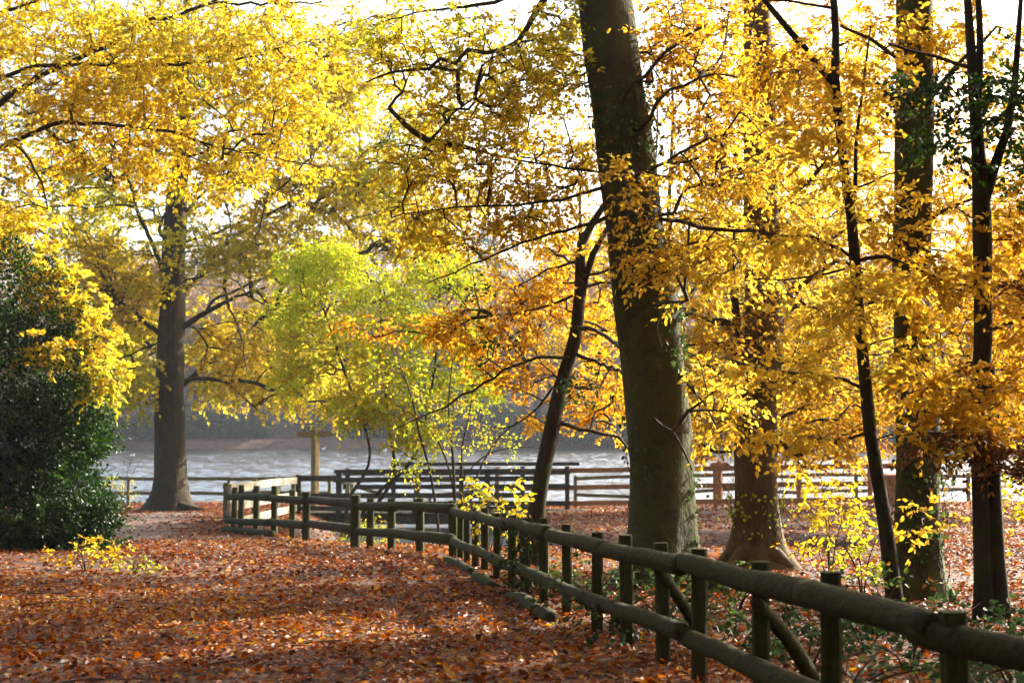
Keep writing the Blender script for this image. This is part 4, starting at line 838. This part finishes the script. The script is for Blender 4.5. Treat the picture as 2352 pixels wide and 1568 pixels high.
def ivy(label, cx, Y, half_px, y0, y1, n, r_off, seed, slope=0., mat=HOLLY, clump=.0):
    """Ivy leaves and wiry stems hugging a trunk of given half width; cx(y) linear."""
    t = thing('ivy', gp(cx(y1), Y), label, 'ivy'); m = MB(); ps, ns = [], []
    for i in range(n):
        y = RNG.uniform(y0, y1); R = half_px * Y / F
        th = RNG.uniform(-1.5, 1.5) if RNG.random() < .8 else RNG.uniform(1.5, 3)
        c = P(cx(y), y, Y); d = np.array([math.sin(th), -math.cos(th), RNG.uniform(-.2, .4)])
        ps.append(c + d * np.array([1, 1, 0]) * (R + abs(RNG.normal(0, r_off)))); ns.append(d)
    ps, ns = np.array(ps), np.array(ns); k = wave(ps, seed, 2.6) > clump; ps, ns = ps[k], ns[k]; n = len(ps)
    L = RNG.uniform(.035, .065, n); ax = norm(RNG.normal(0, .6, (n, 3)) + [0, 0, -.5])
    V, f, nf = leaves(ps, ax, norm(ns + RNG.normal(0, .6, (n, 3))), L, L * .8, T6)
    mesh_obj('leaves', V, f, mat, t, tint=np.repeat(np.clip(RNG.normal(.62, .2, n), 0, 1), nf), smooth_f=False)
    for i in range(26):
        y = RNG.uniform(y0 + 30, y1); th = RNG.uniform(-1.3, 1.3); pts = []
        for q in range(7):
            c = P(cx(y), y, Y); rr = half_px * Y / F + .012 + .05 * RNG.random() ** 2 * q; pts.append(c + np.array([math.sin(th), -math.cos(th), 0]) * rr)
            y -= RNG.uniform(10, 45); th += RNG.normal(0, .22)
        p = catmull(pts, .06); tubes(m, p[None], np.linspace(.006, .002, len(p))[None], 4)
    m.build('stems', B_TWIG, t); return t
bigx = lambda y: np.interp(y, [-200, 0, 150, 300, 500, 700, 1000, 1220, 1340], [1362, 1386, 1408, 1434, 1456, 1484, 1513, 1518, 1522])
ivy('dark ivy and wiry stems climbing the thick leaning trunk of the largest beech', bigx, 16.1, 70, 0, 1330, 3000, .06, 1.2, clump=.0, mat=BRAMBLE)
ivy('ivy leaves around the foot of the straight dark beech', lambda y: 2110, 14.7, 52, 1020, 1370, 320, .08, 2.2, mat=BRAMBLE)
ivy('few pale green ivy leaves on the foot of the brown barked beech', lambda y: 1738, 19, 56, 1130, 1300, 220, .10, 3.2, mat=LIME)
def post_ivy(label, x, n):
    q = on1(x) + n1 * .05; b = np.array([*q, gz(*q)]); t = thing('ivy', b, label, 'ivy'); ps = b + np.stack([RNG.normal(0, .13, n), RNG.normal(0, .22, n), RNG.random(n) * .78], -1)
    L = RNG.uniform(.03, .05, n); V, f, nf = leaves(ps, norm(RNG.normal(size=(n, 3))), norm(RNG.normal(size=(n, 3)) + [0, -.6, .3]), L, L * .8, T6)
    mesh_obj('leaves', V, f, HOLLY, t, tint=np.repeat(np.clip(RNG.normal(.55, .2, n), 0, 1), nf), smooth_f=False)
    m = MB()
    for i in range(9):
        p = catmull([b + [RNG.normal(0, .08), RNG.normal(0, .15), -.03], b + [RNG.normal(0, .1), RNG.normal(0, .15), .35], b + [RNG.normal(0, .14), RNG.normal(0, .2), .75]], .06); tubes(m, p[None], np.full((1, len(p)), .004), 4)
    m.build('stems', B_TWIG, t)
post_ivy('ivy tangled round the log fence posts near the yellow sapling', 1190, 420)

bx_ = [(1395, 11.6), (1445, 10.6), (1520, 11.8), (1600, 11.0), (1680, 12.6), (1600, 14.5), (1760, 10.2), (1850, 9.4), (1980, 10.6), (2080, 9.3), (2200, 8.6), (2150, 10.6), (2330, 8.2), (2280, 10.2), (2020, 12.4), (1930, 8.0), (2140, 7.2), (2290, 6.9), (1430, 14.2), (1350, 13.6)]
for i, (x, Y) in enumerate(bx_):
    dk = Y < 11  # the farther brambles get a lighter leaf tint standing for sunlight
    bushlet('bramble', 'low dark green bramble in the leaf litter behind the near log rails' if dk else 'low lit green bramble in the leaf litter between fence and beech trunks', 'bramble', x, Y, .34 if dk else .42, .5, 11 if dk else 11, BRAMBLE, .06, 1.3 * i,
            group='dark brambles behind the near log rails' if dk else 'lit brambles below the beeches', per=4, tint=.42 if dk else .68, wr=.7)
# ground ivy and fern-like cover behind the near fence
n = 400; X = RNG.uniform(.6, 5.2, n); Y = RNG.uniform(5.2, 12.5, n); p = np.stack([X, Y, np.zeros(n)], -1)
on = (X - (1.656 - 2.526 * (Y - 4.6) / 16.4) > .12) & (wave(p, 2.2, 2.0) > -.05); p = p[on]; n = len(p); p[:, 2] = ground_z(p[:, 0], p[:, 1]) + RNG.uniform(.03, .14, n)
L = RNG.uniform(.04, .075, n); V, f, nf = leaves(p, norm(RNG.normal(size=(n, 3)) * [1, 1, .3]), norm(RNG.normal(0, .35, (n, 3)) + [0, 0, 1]), L, L * .8, T6)
tag(mesh_obj('undergrowth', V, f, BRAMBLE, None, tint=np.repeat(np.clip(RNG.normal(.4, .2, n), 0, 1), nf), smooth_f=False), kind='stuff')

# ------------------------------------------------------------------ leaf litter
def scatter(Y0, Y1, dens, size, wmul, T):
    A = (Y1 - Y0) * (wmul * (Y0 + Y1) + 5); n = int(A * dens)
    Y = np.sqrt(RNG.uniform(Y0 ** 2, Y1 ** 2, n)); X = RNG.uniform(-1, 1, n) * (wmul * Y + 1.5)
    z = ground_z(X, Y); p = np.stack([X, Y, z], -1)
    c, w = path_half(Y); bare = np.exp(-((X - c) / (w + .01)) ** 4) * (Y > 27) * (Y < 48)
    keep = (z > WATER_Z + .02) & (RNG.random(n) > bare * .8) & (RNG.random(n) < .72 + .5 * wave(p, 1.1, .9))
    p = p[keep]; n = len(p); L = size * RNG.uniform(.55, 1.3, n)
    lay = RNG.random(n) ** 2; p[:, 2] += .004 + .03 * lay
    nr = norm(np.array([0, 0, 1.]) + RNG.normal(0, .46, (n, 3))); ax = norm(RNG.normal(size=(n, 3)) * np.array([1, 1, .22]))
    V, f, nf = leaves(p, ax, nr, L, L * RNG.uniform(.45, .8, n), T)
    tint = np.clip(.52 + .18 * wave(p, 4., .6) + RNG.normal(0, .24, n), 0, 1)
    return V, f, np.repeat(tint, nf)
Vs, Fs, Ts, off = [], [], [], 0
for a in ((3.2, 8, 750, .055, .42, T6), (8, 16, 560, .058, .42, T6), (16, 30, 290, .066, .44, T6), (30, 57, 120, .085, .46, T6)):
    V, f, t_ = scatter(*a); Vs.append(V); Fs.append(f + off); Ts.append(t_); off += len(V)
tag(mesh_obj('leaf_litter', np.concatenate(Vs), np.concatenate(Fs), LITTER, None, tint=np.concatenate(Ts), smooth_f=False), kind='stuff')

m = MB()
for i in range(150):
    Y = RNG.uniform(4, 24); X = RNG.uniform(-1, 1) * (.4 * Y + 1); q = np.array([X, Y, gz(X, Y) + .035]); an = RNG.uniform(0, 6.28); l = RNG.uniform(.12, .5)
    d = np.array([math.cos(an), math.sin(an), 0]) * l; p = catmull([q - d, q + RNG.normal(0, .05, 3) * [1, 1, .3], q + d], .08); p[:, 2] = np.maximum(p[:, 2], q[2] - .02)
    tubes(m, p[None], np.linspace(.006, .002, len(p))[None], 4)
tag(m.build('fallen_twigs', B_TWIG), kind='stuff')

# ------------------------------------------------------------------ far bank woodland
def far_proto(name, label, h, cr, mat, n, seed, group, trunk_r=.35, low=.25, leafm=None):
    Yb, xb = 176., 0.
    t = thing(name, (0, Yb, gz(0, Yb)), label, 'tree', group); b = np.array(t['_base']); m = MB()
    p = catmull([b - [0, 0, .6], b + [RNG.normal(0, .2), 0, h * .3], b + [RNG.normal(0, .5), 0, h * .65], b + [RNG.normal(0, .6), 0, h * .95]], .8)
    tubes(m, p[None], np.linspace(trunk_r, .05, len(p))[None], 8, rough_trunk(.3, .6, b[2], seed)); m.build('trunk', B_GREY, t)
    d = norm(RNG.normal(size=(90, 3))) * RNG.random((90, 1)) ** .45
    tg = b + np.array([0, 0, h * (low + 1) / 2]) + d * np.array([cr, cr, h * (1 - low) / 2])
    pos, cnt, paths, ends = grow(p, .2 * (p[:, 2] - b[2]), tg, 1.1); m = MB()
    for q in paths: tubes(m, pos[np.array(q)][None], (.035 * np.maximum(cnt[q], 1) ** .5)[None], 4)
    m.build('branches', B_GREY, t)
    c = np.repeat(pos[ends], n, 0) + RNG.normal(0, .75, (90 * n, 3)); k = len(c); L = RNG.uniform(.16, .34, k)
    V, f, nf = leaves(c, norm(RNG.normal(size=(k, 3))), norm(RNG.normal(size=(k, 3))), L, L * .8, T4)
    mesh_obj('crown', V, f, mat, t, tint=np.clip(.5 + .3 * wave(c, seed, .5) + RNG.normal(0, .2, k), 0, 1), smooth_f=False)
    return t
def copy_thing(t, loc, s, rz):
    o = t.copy(); COL.objects.link(o); o.location = loc; o.scale = (s, s, s * RNG.uniform(.9, 1.1)); o.rotation_euler = (0, 0, rz)
    for ch in t.children:
        c = ch.copy(); COL.objects.link(c); c.parent = o
    return o
FT = [far_proto('far_tree', 'hazy grey brown nearly bare tree in the wood across the lake', 17, 4.0, FARLEAF, 34, 1., 'bare brown trees across the lake'),
      far_proto('far_tree', 'hazy rust coloured tree in the wood across the lake', 15, 4.4, FARLEAF, 80, 2., 'rust trees across the lake'),
      far_proto('far_tree', 'hazy dark green bushy tree in the wood across the lake', 12, 3.4, FARGREEN, 90, 3., 'dark green trees across the lake', low=.1)]
used = set(); kinds = [0, 1, 0, 0, 1, 0, 2, 0, 1, 0]
c_ = 0
for row, (Yr, n, sp) in enumerate(((172, 25, 5.8), (180, 26, 5.6), (190, 28, 5.6), (204, 28, 6), (222, 28, 6.6), (242, 26, 8))):
    for i in range(n):
        X = (i - n / 2 + .5) * sp + RNG.normal(0, 1.4); Y = Yr + RNG.normal(0, 2.5); kd = kinds[(c_ * 7 + row) % 10]; c_ += 1
        loc = (X, Y, gz(X, Y)); s = RNG.uniform(.75, 1.12) * (1 if kd < 2 or row else .6) * (1 + .09 * row); rz = RNG.uniform(0, 6.28)
        if kd not in used:
            used.add(kd); o = FT[kd]; o.location = loc; o.scale = (s, s, s); o.rotation_euler = (0, 0, rz)
        else: copy_thing(FT[kd], loc, s, rz)
sh = far_proto('far_bush', 'hazy green bush at the waterline across the lake', 2.6, 2.0, FARGREEN, 40, 5., 'bushes on the far waterline', trunk_r=.08, low=.0)
for i in range(30):
    X = -60 + i * 4. + RNG.normal(0, 1.5); Y = 170.3 + RNG.normal(0, .8); loc = (X, Y, gz(X, Y)); s = RNG.uniform(.7, 1.5)
    if i == 0: sh.location = loc; sh.scale = (s, s, s)
    else: copy_thing(sh, loc, s, RNG.uniform(0, 6.28))
# the tall pine standing above the far wood
Yp = 190.; bp_ = gp(1135, Yp); t = thing('pine_tree', bp_, 'tall hazy pine rising above the far wood near the middle of the skyline', 'tree')
H = P(1137, 505, Yp)[2] - bp_[2]; m = MB(); p = catmull([bp_ - [0, 0, 1], bp_ + [.3, 0, H * .5], bp_ + [.1, 0, H]], 1.); tubes(m, p[None], np.linspace(.5, .15, len(p))[None], 8); m.build('trunk', B_BROWN, t)
ps = []; m = MB()
for i in range(26):
    zz = H * RNG.uniform(.62, 1.0); az = RNG.uniform(0, 6.28); ln = RNG.uniform(1.5, 3.6) * (1.15 - zz / H * .4); s0 = bp_ + [0, 0, zz]; e = s0 + np.array([math.cos(az) * ln, math.sin(az) * ln, .5])
    q = catmull([s0, (s0 + e) / 2 + [0, 0, -.1], e], .5); tubes(m, q[None], np.linspace(.09, .03, len(q))[None], 4); ps.append(e + RNG.normal(0, [.8, .8, .3], (150, 3)))
m.build('branches', B_BROWN, t); ps = np.concatenate(ps); k = len(ps); L = RNG.uniform(.25, .5, k)
V, f, nf = leaves(ps, norm(RNG.normal(size=(k, 3))), norm(RNG.normal(size=(k, 3))), L, L * .35, T4); mesh_obj('crown', V, f, FARGREEN, t, tint=RNG.random(k), smooth_f=False)

# ------------------------------------------------------------------ misty air over the lake
HAZE = 0.0003
if HAZE:
    m, nt, new, link = new_mat('misty_air'); out = new('ShaderNodeOutputMaterial'); v = new('ShaderNodeVolumePrincipled')
    v.inputs['Color'].default_value = (.78, .86, 1.0, 1); v.inputs['Density'].default_value = HAZE; v.inputs['Anisotropy'].default_value = .3
    link(v.outputs[0], out.inputs['Volume'])
    x0, x1, y0, y1, z0, z1 = -420, 420, -24, 330, -5, 48
    V = [(x, y, z) for z in (z0, z1) for y in (y0, y1) for x in (x0, x1)]
    tag(mesh_obj('haze', V, np.array([[0, 2, 3, 1], [4, 5, 7, 6], [0, 1, 5, 4], [2, 6, 7, 3], [0, 4, 6, 2], [1, 3, 7, 5]]), m, smooth_f=False), kind='stuff')
